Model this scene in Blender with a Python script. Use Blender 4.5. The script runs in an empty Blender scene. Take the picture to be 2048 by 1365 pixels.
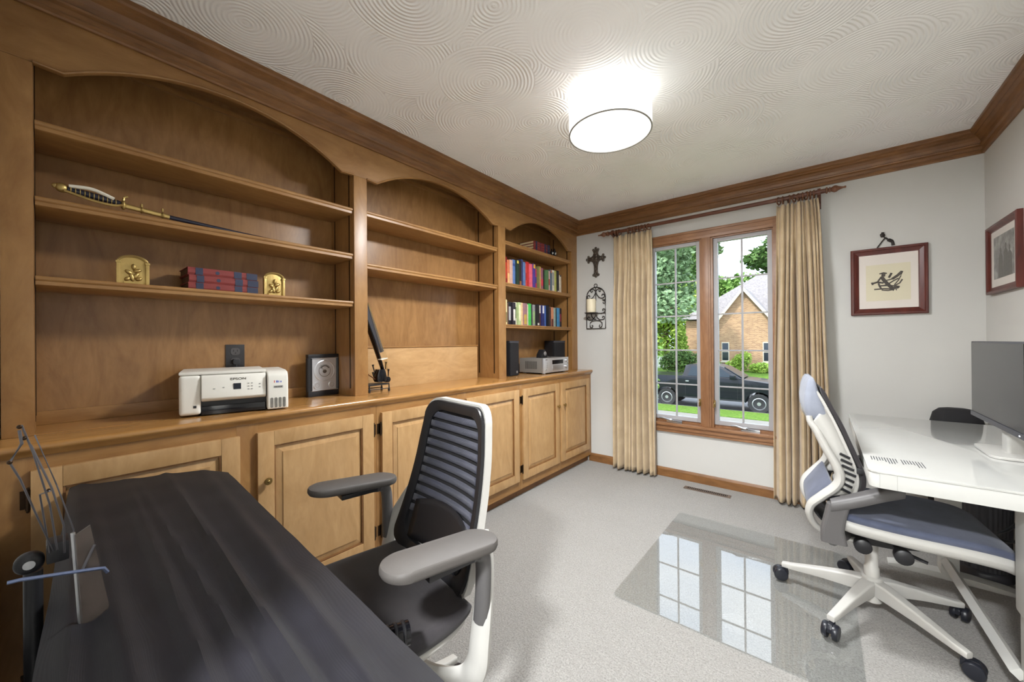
import bpy, bmesh, math, random
from mathutils import Vector, Matrix, noise
random.seed(7)
PI = math.pi
S = bpy.context.scene
C = S.collection

# ------------------------------------------------------------------ camera
cam_d = bpy.data.cameras.new('camera'); cam = bpy.data.objects.new('camera', cam_d); C.objects.link(cam)
S.camera = cam
cam_d.sensor_width = 36.0; cam_d.sensor_fit = 'HORIZONTAL'
cam_d.lens = 36.0 * 761.88 / 2048.0
cam_d.clip_start = 0.02; cam_d.clip_end = 300
_r = (0.7761736203574673, 0.6304631564334028, -0.008409485193099317)
_d = (-0.007914994979781192, -0.00359379788402456, -0.9999622180218806)
_f = (-0.6304695582783139, 0.7762108560158119, 0.0022007016036310395)
cam.matrix_world = Matrix(((_r[0], -_d[0], -_f[0], 0.0), (_r[1], -_d[1], -_f[1], 0.0), (_r[2], -_d[2], -_f[2], 1.22), (0, 0, 0, 1)))

# ------------------------------------------------------------------ view, sky, sun
S.view_settings.view_transform = 'Standard'; S.view_settings.look = 'None'
S.view_settings.gamma = 1.0; S.view_settings.use_curve_mapping = False
S.view_settings.exposure = 0.86
W = bpy.data.worlds.new('sky'); S.world = W; W.use_nodes = True
nt = W.node_tree; nt.nodes.clear()
wo = nt.nodes.new('ShaderNodeOutputWorld'); bg = nt.nodes.new('ShaderNodeBackground')
tc = nt.nodes.new('ShaderNodeTexCoord'); mp = nt.nodes.new('ShaderNodeMapping'); mp.inputs['Scale'].default_value = (1, 1, 2.5)
nz = nt.nodes.new('ShaderNodeTexNoise'); nz.inputs['Scale'].default_value = 2.2; nz.inputs['Detail'].default_value = 5
cr = nt.nodes.new('ShaderNodeValToRGB')
cr.color_ramp.elements[0].position = 0.35; cr.color_ramp.elements[0].color = (0.42, 0.56, 0.78, 1)
cr.color_ramp.elements[1].position = 0.62; cr.color_ramp.elements[1].color = (0.86, 0.90, 0.95, 1)
nt.links.new(tc.outputs['Generated'], mp.inputs['Vector']); nt.links.new(mp.outputs['Vector'], nz.inputs['Vector'])
nt.links.new(nz.outputs['Fac'], cr.inputs['Fac']); nt.links.new(cr.outputs['Color'], bg.inputs['Color'])
bg.inputs['Strength'].default_value = 2.6
nt.links.new(bg.outputs['Background'], wo.inputs['Surface'])
sun_d = bpy.data.lights.new('sun', 'SUN'); sun_d.energy = 2.6; sun_d.angle = math.radians(3); sun_d.color = (1.0, 0.96, 0.88)
sun = bpy.data.objects.new('sun', sun_d); C.objects.link(sun); sun.rotation_euler = (math.radians(38), 0, math.radians(-28)); sun.location = (3, -8, 14)

# ------------------------------------------------------------------ helpers
class MB:
    def __init__(s): s.v = []; s.f = []
    def add(s, vs, fs):
        o = len(s.v); s.v += [tuple(v) for v in vs]; s.f += [tuple(i + o for i in f) for f in fs]; return s
    def box(s, x0, x1, y0, y1, z0, z1):
        return s.add([(x0,y0,z0),(x1,y0,z0),(x1,y1,z0),(x0,y1,z0),(x0,y0,z1),(x1,y0,z1),(x1,y1,z1),(x0,y1,z1)],
                     [(0,3,2,1),(4,5,6,7),(0,1,5,4),(1,2,6,5),(2,3,7,6),(3,0,4,7)])
    def prism(s, poly, ax, a, b, mitre=None):
        """extrude a 2-D outline along axis ax; the two outline coordinates are the other axes in x,y,z order"""
        n = len(poly); vs = []
        for k, e in enumerate((a, b)):
            for p in poly:
                ee = e + (mitre[k](p) if mitre else 0)
                vs.append({'x': (ee, p[0], p[1]), 'y': (p[0], ee, p[1]), 'z': (p[0], p[1], ee)}[ax])
        fs = [tuple(range(n - 1, -1, -1)), tuple(range(n, 2 * n))]
        fs += [(i, (i + 1) % n, n + (i + 1) % n, n + i) for i in range(n)]
        return s.add(vs, fs)
    def loft(s, rings, cap=True, closed=True):
        n = len(rings[0]); vs = [p for r in rings for p in r]; fs = []
        for k in range(len(rings) - 1):
            for i in range(n if closed else n - 1):
                j = (i + 1) % n; fs.append((k*n+i, k*n+j, (k+1)*n+j, (k+1)*n+i))
        if cap and closed: fs += [tuple(range(n - 1, -1, -1)), tuple((len(rings) - 1) * n + i for i in range(n))]
        return s.add(vs, fs)
    def tube(s, pts, r, n=8, flat=None, up=(0, 0, 1), closed=False):
        """tube along pts; r number or list; flat=(a,b) scales the section across / along 'up'"""
        P = [Vector(p) for p in pts]; m = len(P); rings = []
        for i in range(m):
            if closed: t = P[(i + 1) % m] - P[i - 1]
            else: t = P[min(i + 1, m - 1)] - P[max(i - 1, 0)]
            t.normalize(); u = Vector(up)
            if abs(t.dot(u)) > 0.95: u = Vector((1, 0, 0)) if abs(t.x) < 0.9 else Vector((0, 1, 0))
            a = t.cross(u).normalized(); b = a.cross(t).normalized()
            rr = r[i] if isinstance(r, (list, tuple)) else r
            fa, fb = (flat[i] if flat and isinstance(flat[0], (list, tuple)) else flat) if flat else (1, 1)
            rings.append([P[i] + a * (math.cos(2*PI*k/n) * rr * fa) + b * (math.sin(2*PI*k/n) * rr * fb) for k in range(n)])
        if closed: rings.append(rings[0]); return s.loft(rings, cap=False)
        return s.loft(rings)
    def lathe(s, prof, c=(0, 0, 0), ax='z', n=24):
        rings = []
        for r, h in prof:
            ring = []
            for k in range(n):
                a, b = math.cos(2*PI*k/n) * r, math.sin(2*PI*k/n) * r
                p = {'z': (a, b, h), 'x': (h, a, b), 'y': (b, h, a)}[ax]
                ring.append((c[0]+p[0], c[1]+p[1], c[2]+p[2]))
            rings.append(ring)
        return s.loft(rings)
    def ell(s, c, r, n=10, m=6):
        prof = [(max(1e-4, math.sin(PI*i/m)), -math.cos(PI*i/m)) for i in range(m + 1)]
        rings = [[(c[0]+r[0]*q*math.cos(2*PI*k/n), c[1]+r[1]*q*math.sin(2*PI*k/n), c[2]+r[2]*h) for k in range(n)] for q, h in prof]
        return s.loft(rings)
    def grid(s, fn, nu, nv):
        vs = [fn(i / nu, j / nv) for j in range(nv + 1) for i in range(nu + 1)]
        fs = [(j*(nu+1)+i, j*(nu+1)+i+1, (j+1)*(nu+1)+i+1, (j+1)*(nu+1)+i) for j in range(nv) for i in range(nu)]
        return s.add(vs, fs)
    def xf(s, M, start=0):
        for i in range(start, len(s.v)): s.v[i] = tuple(M @ Vector(s.v[i]))
        return s
    def build(s, name, mat, parent=None, world=False, bevel=0, seg=2, smooth=None, sub=0, solid=0, fixn=True):
        me = bpy.data.meshes.new(name); me.from_pydata([tuple(v) for v in s.v], [], s.f)
        if world and parent is not None:
            T = (Matrix.Translation(parent.location) @ parent.rotation_euler.to_matrix().to_4x4())
            pp = parent.parent
            while pp is not None:
                T = (Matrix.Translation(pp.location) @ pp.rotation_euler.to_matrix().to_4x4()) @ T; pp = pp.parent
            me.transform(T.inverted())
        if fixn or bevel:
            bm = bmesh.new(); bm.from_mesh(me)
            if fixn: bmesh.ops.recalc_face_normals(bm, faces=bm.faces)
            if bevel:
                es = [e for e in bm.edges if len(e.link_faces) == 2 and e.calc_face_angle(0) > 0.6]
                bmesh.ops.bevel(bm, geom=es, offset=bevel, segments=seg, affect='EDGES', profile=0.7, clamp_overlap=True)
            bm.to_mesh(me); bm.free()
        if smooth is None: smooth = bool(bevel)
        if smooth:
            for p in me.polygons: p.use_smooth = True
            if not sub:
                try: me.set_sharp_from_angle(angle=0.7 if not bevel else 0.9)
                except Exception: pass
        o = bpy.data.objects.new(name, me); C.objects.link(o)
        if mat is not None: me.materials.append(mat if not isinstance(mat, str) else M[mat])
        if parent is not None: o.parent = parent
        if solid:
            md = o.modifiers.new('solid', 'SOLIDIFY'); md.thickness = solid; md.offset = 0
        if sub:
            md = o.modifiers.new('sub', 'SUBSURF'); md.levels = sub; md.render_levels = sub
        return o

def thing(name, label, cat, loc=(0, 0, 0), rz=0, group=None):
    o = bpy.data.objects.new(name, None); C.objects.link(o); o.empty_display_size = 0.05
    o.location = loc; o.rotation_euler = (0, 0, rz); return tag(o, label, cat, group)
def tag(o, label, cat, group=None):
    o['label'] = label; o['category'] = cat
    if group: o['group'] = group
    return o
def struct(o, label=None, cat=None):
    o['kind'] = 'structure'
    if label: o['label'] = label
    if cat: o['category'] = cat
    return o
def sempty(name, loc, label, cat):
    o = bpy.data.objects.new(name, None); C.objects.link(o); o.empty_display_size = 0.05; o.location = loc; return struct(o, label, cat)
def copy_tree(o, parent=None):
    c = o.copy(); C.objects.link(c)
    if parent is not None: c.parent = parent
    for ch in list(o.children): copy_tree(ch, c)
    return c
def B(*a): return MB().box(*a)
def rrect(w, h, r, n=4, cx=0, cy=0):
    pts = []
    for sx, sy, a0 in ((1, 1, 0), (-1, 1, 90), (-1, -1, 180), (1, -1, 270)):
        for k in range(n + 1):
            a = math.radians(a0 + 90 * k / n)
            pts.append((cx + sx*(w/2 - r) + r*math.cos(a), cy + sy*(h/2 - r) + r*math.sin(a)))
    return pts
def spline(pts, n=8):
    P = [Vector(p) for p in pts]; out = []
    for i in range(len(P) - 1):
        p0 = P[max(i-1, 0)]; p1 = P[i]; p2 = P[i+1]; p3 = P[min(i+2, len(P)-1)]
        for k in range(n):
            t = k / n
            out.append(0.5*((2*p1) + (-p0+p2)*t + (2*p0-5*p1+4*p2-p3)*t*t + (-p0+3*p1-3*p2+p3)*t**3))
    out.append(P[-1]); return out
ORD = ['first','second','third','fourth','fifth','sixth','seventh','eighth','ninth','tenth','eleventh','twelfth','thirteenth','fourteenth','fifteenth','sixteenth','seventeenth','eighteenth','nineteenth','twentieth','twenty-first','twenty-second','twenty-third','twenty-fourth','twenty-fifth','twenty-sixth']

# ------------------------------------------------------------------ materials
M = {}
def lin(r, g, b):
    return tuple(((c/255)/12.92 if c/255 <= 0.04045 else ((c/255 + 0.055)/1.055)**2.4) for c in (r, g, b)) + (1,)
def base(name, rough=0.5, metal=0.0, spec=0.5):
    m = bpy.data.materials.new(name); m.use_nodes = True; t = m.node_tree
    b = t.nodes['Principled BSDF']; b.inputs['Roughness'].default_value = rough; b.inputs['Metallic'].default_value = metal
    b.inputs['Specular IOR Level'].default_value = spec; M[name] = m; return m, t, b
def L(t, a, b): t.links.new(a, b)
def nd(t, k, **kw):
    n = t.nodes.new(k)
    for a, v in kw.items(): setattr(n, a, v)
    return n
def coords(t, scale=(1, 1, 1), rot=(0, 0, 0)):
    c = nd(t, 'ShaderNodeTexCoord'); m = nd(t, 'ShaderNodeMapping'); m.inputs['Scale'].default_value = scale; m.inputs['Rotation'].default_value = rot
    L(t, c.outputs['Object'], m.inputs['Vector']); return m.outputs['Vector']
def noise_n(t, vec, scale, detail=3, rough=0.55, dist=0):
    n = nd(t, 'ShaderNodeTexNoise'); n.inputs['Scale'].default_value = scale; n.inputs['Detail'].default_value = detail
    n.inputs['Roughness'].default_value = rough; n.inputs['Distortion'].default_value = dist; L(t, vec, n.inputs['Vector']); return n.outputs['Fac']
def ramp(t, fac, stops):
    r = nd(t, 'ShaderNodeValToRGB'); e = r.color_ramp.elements
    while len(e) < len(stops): e.new(0.5)
    for k, (p, c) in enumerate(stops): e[k].position = p; e[k].color = c
    L(t, fac, r.inputs['Fac']); return r.outputs['Color']
def mixc(t, fac, a, b, mode='MIX'):
    n = nd(t, 'ShaderNodeMix', data_type='RGBA', blend_type=mode)
    if isinstance(fac, (int, float)): n.inputs[0].default_value = fac
    else: L(t, fac, n.inputs[0])
    for i, x in ((6, a), (7, b)):
        if isinstance(x, tuple): n.inputs[i].default_value = x
        else: L(t, x, n.inputs[i])
    return n.outputs[2]
def bump(t, b, h, strength=0.3, dist=0.002):
    n = nd(t, 'ShaderNodeBump'); n.inputs['Strength'].default_value = strength; n.inputs['Distance'].default_value = dist
    L(t, h, n.inputs['Height']); L(t, n.outputs['Normal'], b.inputs['Normal'])
def plain(name, col, rough=0.5, metal=0.0, var=0.06, vs=6.0, bmp=0, bs=60, spec=0.5):
    m, t, b = base(name, rough, metal, spec); v = coords(t)
    f = noise_n(t, v, vs, 3)
    lo = tuple(c*(1-var) for c in col[:3]) + (1,); hi = tuple(min(1, c*(1+var)) for c in col[:3]) + (1,)
    L(t, ramp(t, f, [(0.3, lo), (0.7, hi)]), b.inputs['Base Color'])
    if bmp: bump(t, b, noise_n(t, v, bs, 2), bmp, 0.002)
    return m
def wood(name, dark, light, ax='z', rough=0.38, blotch=0.5, fine=1.0, coat=0.0):
    m, t, b = base(name, rough)
    sc = {'x': (1.6, 6, 6), 'y': (6, 1.6, 6), 'z': (6, 6, 1.6)}[ax]
    v = coords(t, sc); v0 = coords(t)
    warp = noise_n(t, v, 1.3, 5, 0.62, 2.6)
    g = noise_n(t, coords(t, tuple(s*6 for s in sc)), 1.3, 3, 0.6, 0.3)
    big = noise_n(t, v0, 2.3, 4, 0.6, 0.8)
    c1 = ramp(t, warp, [(0.28, dark), (0.5, tuple((a+b_)/2 for a, b_ in zip(dark, light))), (0.72, light)])
    mid = tuple(a*0.72 for a in dark[:3]) + (1,)
    fg = nd(t, 'ShaderNodeMath', operation='MULTIPLY'); L(t, ramp(t, g, [(0.42, (0,0,0,1)), (0.75, (1,1,1,1))]), fg.inputs[0]); fg.inputs[1].default_value = 0.28*fine
    c2 = mixc(t, fg.outputs[0], c1, mid)
    fb = nd(t, 'ShaderNodeMath', operation='MULTIPLY'); L(t, ramp(t, big, [(0.38, (0,0,0,1)), (0.7, (1,1,1,1))]), fb.inputs[0]); fb.inputs[1].default_value = blotch
    c3 = mixc(t, fb.outputs[0], c2, tuple(a*0.8 for a in dark[:3]) + (1,))
    L(t, c3, b.inputs['Base Color']); b.inputs['Coat Weight'].default_value = coat; b.inputs['Coat Roughness'].default_value = 0.15
    bump(t, b, g, 0.08, 0.001)
    return m
WD, WL = lin(140, 98, 53), lin(171, 129, 78)
for a in 'xyz':
    wood('maple_'+a, WD, WL, a, 0.36, 0.4)
    wood('maple_door_'+a, lin(174, 135, 88), lin(198, 160, 112), a, 0.38, 0.3)
    wood('oak_trim_'+a, lin(112, 74, 40), lin(150, 106, 62), a, 0.42, 0.5, 1.2)
    wood('window_wood_'+a, lin(132, 90, 58), lin(164, 120, 84), a, 0.4, 0.4)
wood('maple_back', lin(132, 93, 52), lin(166, 124, 76), 'z', 0.32, 0.5)
wood('maple_counter', lin(156, 110, 58), lin(182, 136, 80), 'y', 0.22, 0.35, 1.0, 0.5)
wood('rod_wood', lin(82, 44, 30), lin(120, 72, 50), 'x', 0.35, 0.3)
wood('ring_wood', lin(96, 56, 36), lin(146, 100, 70), 'z', 0.4, 0.3)
wood('mahogany', lin(72, 26, 20), lin(104, 44, 34), 'z', 0.35, 0.3)
plain('white_wall', lin(201, 200, 196), 0.75, var=0.012, vs=3, bmp=0.12, bs=220)
plain('hall_paint', lin(226, 224, 218), 0.8, var=0.01)
plain('white_plastic', lin(226, 226, 222), 0.4, var=0.02)
plain('printer_white', lin(232, 229, 220), 0.42, var=0.015)
plain('desk_white', lin(196, 196, 192), 0.45, var=0.015)
plain('chair_grey', lin(182, 180, 175), 0.45, var=0.02)
plain('arm_grey', lin(88, 86, 86), 0.5, var=0.03, bmp=0.1, bs=300)
plain('arm_taupe', lin(80, 76, 73), 0.62, var=0.03, bmp=0.1, bs=300)
plain('black_plastic', lin(28, 28, 31), 0.42, var=0.05)
plain('black_gloss', lin(16, 16, 20), 0.12, var=0.05)
plain('castor_black', lin(26, 28, 36), 0.35, var=0.05)
plain('black_bag', lin(24, 23, 26), 0.85, var=0.12, bmp=0.3, bs=300)
plain('black_iron', lin(44, 38, 36), 0.55, 0.4, var=0.1)
plain('pewter', lin(98, 90, 82), 0.45, 0.7, var=0.3, vs=60, bmp=0.6, bs=120)
plain('brass', lin(190, 164, 104), 0.4, 0.9, var=0.12, vs=20, bmp=0.3, bs=90)
plain('antique_brass', lin(150, 124, 76), 0.35, 0.9, var=0.15, vs=40)
plain('bronze_dark', lin(64, 48, 34), 0.35, 0.8, var=0.15, vs=40)
plain('chrome', lin(200, 202, 206), 0.2, 1.0, var=0.03)
plain('silver', lin(192, 193, 196), 0.35, 0.85, var=0.03)
plain('silver_light', lin(214, 215, 218), 0.3, 0.7, var=0.02)
plain('receiver_side', lin(140, 136, 130), 0.5, 0.3, var=0.03)
plain('aluminium', lin(206, 206, 208), 0.4, 0.3, var=0.02)
plain('grey_vinyl', lin(168, 166, 168), 0.5, var=0.02)
plain('cream_wax', lin(238, 226, 196), 0.5, var=0.03)
plain('paper', lin(236, 230, 212), 0.8, var=0.02)
plain('mat_board', lin(232, 224, 216), 0.85, var=0.015)
plain('ivory_print', lin(226, 218, 192), 0.8, var=0.02)
plain('ink', lin(84, 79, 74), 0.8, var=0.25, vs=80)
plain('print_grey', lin(168, 168, 164), 0.6, var=0.05)
plain('navy_scabbard', lin(22, 22, 40), 0.3, var=0.05)
plain('cord_white', lin(226, 220, 204), 0.8, var=0.05)
plain('outlet_black', lin(40, 38, 40), 0.35, var=0.04)
plain('outlet_face', lin(74, 70, 70), 0.4, var=0.04)
plain('bin_grey', lin(72, 72, 78), 0.5, var=0.06)
plain('vent_brown', lin(120, 104, 92), 0.45, 0.4, var=0.08)
plain('vent_dark', lin(24, 20, 18), 0.7, var=0.1)
plain('screen_black', lin(14, 15, 20), 0.16, var=0.04)
plain('monitor_bezel', lin(60, 60, 66), 0.4, var=0.03)
plain('ink_window', lin(120, 118, 112), 0.3, var=0.2, vs=90)
plain('lcd', lin(26, 32, 44), 0.2, var=0.04)
plain('print_blue', lin(70, 90, 190), 0.5, var=0.1)
plain('print_red', lin(200, 60, 60), 0.5, var=0.1)
plain('stand_wire', lin(110, 108, 112), 0.45, 0.4, var=0.06)
plain('stand_blue', lin(112, 124, 156), 0.35, 0.6, var=0.05)
plain('copper', lin(150, 92, 60), 0.3, 0.6, var=0.08)
plain('lamp_rim', lin(150, 148, 142), 0.5, var=0.02)
# fabrics
def fabric(name, lo, hi, scale=420, rough=0.9, bmp=0.35, sheen=0.2):
    m, t, b = base(name, rough, 0, 0.3); v = coords(t)
    w1 = nd(t, 'ShaderNodeTexWave'); w1.inputs['Scale'].default_value = scale; w1.bands_direction = 'X'; L(t, v, w1.inputs['Vector'])
    w2 = nd(t, 'ShaderNodeTexWave'); w2.inputs['Scale'].default_value = scale; w2.bands_direction = 'Z'; L(t, v, w2.inputs['Vector'])
    mx = nd(t, 'ShaderNodeMath', operation='ADD'); L(t, w1.outputs['Fac'], mx.inputs[0]); L(t, w2.outputs['Fac'], mx.inputs[1])
    n = noise_n(t, v, 9, 4)
    L(t, ramp(t, n, [(0.3, lo), (0.7, hi)]), b.inputs['Base Color']); b.inputs['Sheen Weight'].default_value = sheen
    bump(t, b, mx.outputs[0], bmp, 0.0006); return m
fabric('curtain_cloth', lin(188, 165, 130), lin(206, 185, 152), 300, 0.85, 0.2, 0.3)
fabric('navy_fabric', lin(70, 76, 96), lin(90, 96, 116), 420)
fabric('light_blue_fabric', lin(124, 128, 140), lin(146, 151, 164), 420)
fabric('charcoal_fabric', lin(40, 37, 40), lin(54, 50, 52), 420)
fabric('black_cloth', lin(13, 12, 17), lin(20, 19, 26), 260, 0.55, 0.2, 0.03)
fabric('navy_mesh', lin(42, 44, 60), lin(60, 62, 82), 300, 0.8, 0.8)
# carpet
m, t, b = base('carpet', 0.95, 0, 0.1); v = coords(t); vs = coords(t, (1, 1.8, 1), (0, 0, 0.6))
f1 = noise_n(t, v, 150, 4, 0.75); f2 = noise_n(t, vs, 34, 5, 0.7, 0.8); f3 = noise_n(t, v, 3.0, 3)
c1 = ramp(t, f1, [(0.28, lin(118, 114, 110)), (0.5, lin(172, 169, 164)), (0.75, lin(202, 199, 194))])
c2 = mixc(t, ramp(t, f2, [(0.46, (0, 0, 0, 1)), (0.74, (0.6, 0.6, 0.6, 1))]), c1, lin(152, 147, 141))
c3 = mixc(t, ramp(t, f3, [(0.45, (0, 0, 0, 1)), (0.75, (0.25, 0.25, 0.25, 1))]), c2, lin(156, 152, 146))
L(t, c3, b.inputs['Base Color']); b.inputs['Sheen Weight'].default_value = 0.2
ad = nd(t, 'ShaderNodeMath', operation='ADD'); L(t, f1, ad.inputs[0]); L(t, f2, ad.inputs[1]); bump(t, b, ad.outputs[0], 1.0, 0.010)
# swirled plaster ceiling: overlapping combed fans, fine relief only
m, t, b = base('swirl_plaster', 0.8, 0, 0.2); v = coords(t)
b.inputs['Base Color'].default_value = lin(246, 245, 243)
def fan(scale, off, fr, rad):
    """one layer of combed half-circles: (height, mask)"""
    mp_ = nd(t, 'ShaderNodeMapping'); mp_.inputs['Location'].default_value = off; mp_.inputs['Rotation'].default_value = (0, 0, off[2]); L(t, v, mp_.inputs['Vector'])
    vo = nd(t, 'ShaderNodeTexVoronoi'); vo.voronoi_dimensions = '2D'; vo.inputs['Scale'].default_value = scale; vo.inputs['Randomness'].default_value = 0.7; L(t, mp_.outputs['Vector'], vo.inputs['Vector'])
    mu = nd(t, 'ShaderNodeMath', operation='MULTIPLY'); L(t, vo.outputs['Distance'], mu.inputs[0]); mu.inputs[1].default_value = fr
    si = nd(t, 'ShaderNodeMath', operation='SINE'); L(t, mu.outputs[0], si.inputs[0])
    am = noise_n(t, v, 2.6, 2); sh = nd(t, 'ShaderNodeMath', operation='MULTIPLY'); L(t, si.outputs[0], sh.inputs[0]); L(t, ramp(t, am, [(0.36, (0.15, 0.15, 0.15, 1)), (0.58, (1, 1, 1, 1))]), sh.inputs[1])
    lt = nd(t, 'ShaderNodeMath', operation='LESS_THAN'); L(t, vo.outputs['Distance'], lt.inputs[0]); lt.inputs[1].default_value = rad
    return sh.outputs[0], lt.outputs[0]
def over(a, m_, b_):
    n = nd(t, 'ShaderNodeMix', data_type='FLOAT'); L(t, m_, n.inputs[0]); L(t, a, n.inputs[2]); L(t, b_, n.inputs[3]); return n.outputs[0]
h0, _ = fan(2.0, (0.13, 0.31, 0.2), 190, 9); h1, m1 = fan(1.9, (0.77, 0.52, 0.9), 200, .46); h2, m2 = fan(1.8, (0.31, 0.93, 1.7), 210, .42)
bump(t, b, over(over(h0, m1, h1), m2, h2), 0.55, 0.0032)
# glass
def glass(name, col, rough=0.0, ior=1.5, alpha_mix=0.0):
    m = bpy.data.materials.new(name); m.use_nodes = True; t = m.node_tree; t.nodes.clear(); M[name] = m
    o = nd(t, 'ShaderNodeOutputMaterial'); tr = nd(t, 'ShaderNodeBsdfTransparent'); gl = nd(t, 'ShaderNodeBsdfGlossy'); mx = nd(t, 'ShaderNodeMixShader'); fr = nd(t, 'ShaderNodeFresnel')
    fr.inputs['IOR'].default_value = ior; tr.inputs['Color'].default_value = col; gl.inputs['Roughness'].default_value = rough
    ge = nd(t, 'ShaderNodeNewGeometry'); iv = nd(t, 'ShaderNodeMath', operation='SUBTRACT'); iv.inputs[0].default_value = 1.0; L(t, ge.outputs['Backfacing'], iv.inputs[1]); ml = nd(t, 'ShaderNodeMath', operation='MULTIPLY'); L(t, fr.outputs[0], ml.inputs[0]); L(t, iv.outputs[0], ml.inputs[1])
    L(t, ml.outputs[0], mx.inputs[0]); L(t, tr.outputs[0], mx.inputs[1]); L(t, gl.outputs[0], mx.inputs[2]); L(t, mx.outputs[0], o.inputs['Surface']); return m
glass('window_glass', (0.97, 0.98, 0.98, 1), 0.0, 1.35)
glass('mat_glass', (0.94, 0.95, 0.95, 1), 0.003, 1.95)
m, t, b = base('smoke_plastic', 0.25); v = coords(t); L(t, ramp(t, noise_n(t, v, 40), [(0.3, lin(92, 82, 76)), (0.7, lin(116, 105, 98))]), b.inputs['Base Color']); b.inputs['Alpha'].default_value = 0.6
glass('picture_glass', (0.98, 0.98, 0.98, 1), 0.02, 1.3)
plain('truck_glass', lin(38, 46, 54), 0.12, var=0.05, spec=.35)
# desk glass top: coated white
m, t, b = base('desk_glass', 0.09, 0, 0.5); v = coords(t); L(t, ramp(t, noise_n(t, v, 3), [(0.3, lin(188, 188, 184)), (0.7, lin(194, 194, 190))]), b.inputs['Base Color']); b.inputs['Coat Weight'].default_value = 0.4; b.inputs['Coat Roughness'].default_value = 0.02
# lamp
def emis(name, col, st, basec):
    m, t, b = base(name, 0.8); b.inputs['Base Color'].default_value = basec; b.inputs['Emission Color'].default_value = col; b.inputs['Emission Strength'].default_value = st; return m
emis('lamp_shade', (1, 0.99, 0.97, 1), 0.9, lin(236, 234, 228)); emis('lamp_diffuser', (1, 0.985, 0.95, 1), 0.95, lin(240, 238, 232)); emis('led', (0.7, 0.8, 1, 1), 2.0, (1, 1, 1, 1))
# ------------------------------------------------------------------ room shell
XL, XR, YN, YF, ZC = -2.27, 0.761, -0.10, 3.535, 2.46
XU, XC, XT, ZK = -1.985, -1.836, -1.876, 0.928        # upper face, cabinet face, toe kick, counter top
struct(B(XL-.1, XR+.1, YN-1.6, YF+.1, -.12, 0).build('floor', 'carpet'), 'light grey cut-pile carpet over the whole room', 'floor')
struct(B(XL-.1, XR+.1, YN-1.6, YF+.1, ZC, ZC+.1).build('ceiling', 'swirl_plaster'), 'white plaster ceiling combed in overlapping swirls', 'ceiling')
struct(B(XL-.12, XL, YN-1.6, YF+.12, 0, ZC).build('wall_left', 'white_wall'), 'white wall behind the wooden bookcase', 'wall')
struct(B(XR, XR+.12, YN-1.6, YF+.12, 0, ZC).build('wall_right', 'white_wall'), 'pale grey wall behind the white desk', 'wall')
# far wall with its window opening
OX0, OX1, OZ0, OZ1 = -1.235, -0.268, 0.468, 2.095
fw = MB()
for a in ((XL, OX0, 0, ZC), (OX1, XR, 0, ZC), (OX0, OX1, 0, OZ0), (OX0, OX1, OZ1, ZC)): fw.box(a[0], a[1], YF, YF+.16, a[2], a[3])
struct(fw.build('wall_far', 'white_wall'), 'pale grey wall around the window', 'wall')
# near wall with the doorway that the picture is taken from, and the hall behind it
nw = MB()
for a in ((XL, -.50, 0, ZC), (.42, XR, 0, ZC), (-.50, .42, 2.08, ZC)): nw.box(a[0], a[1], YN-.12, YN, a[2], a[3])
struct(nw.build('wall_near', 'white_wall'), 'white wall with the open doorway', 'wall')
struct(B(XL, XR, YN-1.6, YN-1.5, 0, ZC).build('wall_hall', 'hall_paint'), 'white wall of the hall', 'wall')
# baseboards
bbp = [(YF, 0), (YF-.014, 0), (YF-.014, .062), (YF-.009, .074), (YF-.004, .08), (YF, .08)]
struct(MB().prism(bbp, 'x', XC-.02, XR).build('baseboard_far', 'oak_trim_x'), 'brown wooden baseboard under the window', 'baseboard')
struct(MB().prism([(XR-(YF-p[0]), p[1]) for p in bbp], 'y', YN, YF-.014).build('baseboard_right', 'oak_trim_y'), 'brown wooden baseboard behind the desk', 'baseboard')
# crown mouldings (projection, z)
cp = [(0, 2.320), (.010, 2.320), (.014, 2.326), (.014, 2.340), (.008, 2.344), (.010, 2.362), (.020, 2.368), (.022, 2.376), (.015, 2.381), (.020, 2.398), (.032, 2.414), (.046, 2.422), (.046, 2.430), (.052, 2.433), (.060, 2.437), (.066, 2.444), (.066, ZC), (0, ZC)]
def crown(name, ax, basec, sgn, a, b, ma, mb, mat, label):
    poly = [(basec + sgn*p, z) for p, z in cp]
    f = lambda s: (lambda q: s * abs(q[0] - basec))
    return struct(MB().prism(poly, ax, a, b, (f(ma), f(mb))).build(name, mat), label, 'crown moulding')
crown('trim_1', 'y', XU, 1, YN+.018, YF, 0, -1, 'oak_trim_y', 'brown crown moulding above the bookcase')
crown('trim_2', 'x', YF, -1, XU, XR, 1, -1, 'oak_trim_x', 'brown crown moulding above the window')
crown('trim_3', 'y', XR, -1, YN, YF, 0, -1, 'oak_trim_y', 'brown crown moulding on the right wall')
# ------------------------------------------------------------------ window
win = sempty('window_1', (-.752, YF, OZ0), 'wooden casement window of two sashes with grids', 'window')
ct = .012
cas = MB()
for (x0, x1, z0, z1) in ((OX0-.065, OX0+.012, .43, OZ1+.065), (OX1-.012, OX1+.065, .43, OZ1+.065)):
    cas.box(x0, x1, YF-.020, YF-.001, z0, z1); cas.box(x0 if x0 < -1 else x1-.018, x0+.018 if x0 < -1 else x1, YF-.028, YF-.02, z0, z1)
cas.box(OX0+.012, OX1-.012, YF-.020, YF-.001, OZ1-.012, OZ1+.065); cas.box(OX0-.065, OX1+.065, YF-.028, YF-.02, OZ1+.046, OZ1+.065)
cas.box(OX0-.0, OX1+.0, YF-.024, YF-.02, OZ1+.012, OZ1+.02)
cas.build('casing', 'window_wood_x', win, True, bevel=.003)
sil = MB().box(OX0-.065, OX1+.065, YF-.05, YF+.03, .468, .49).box(OX0-.055, OX1+.055, YF-.022, YF-.001, .405, .468).box(OX0-.055, OX1+.055, YF-.032, YF-.022, .43, .468)
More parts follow.
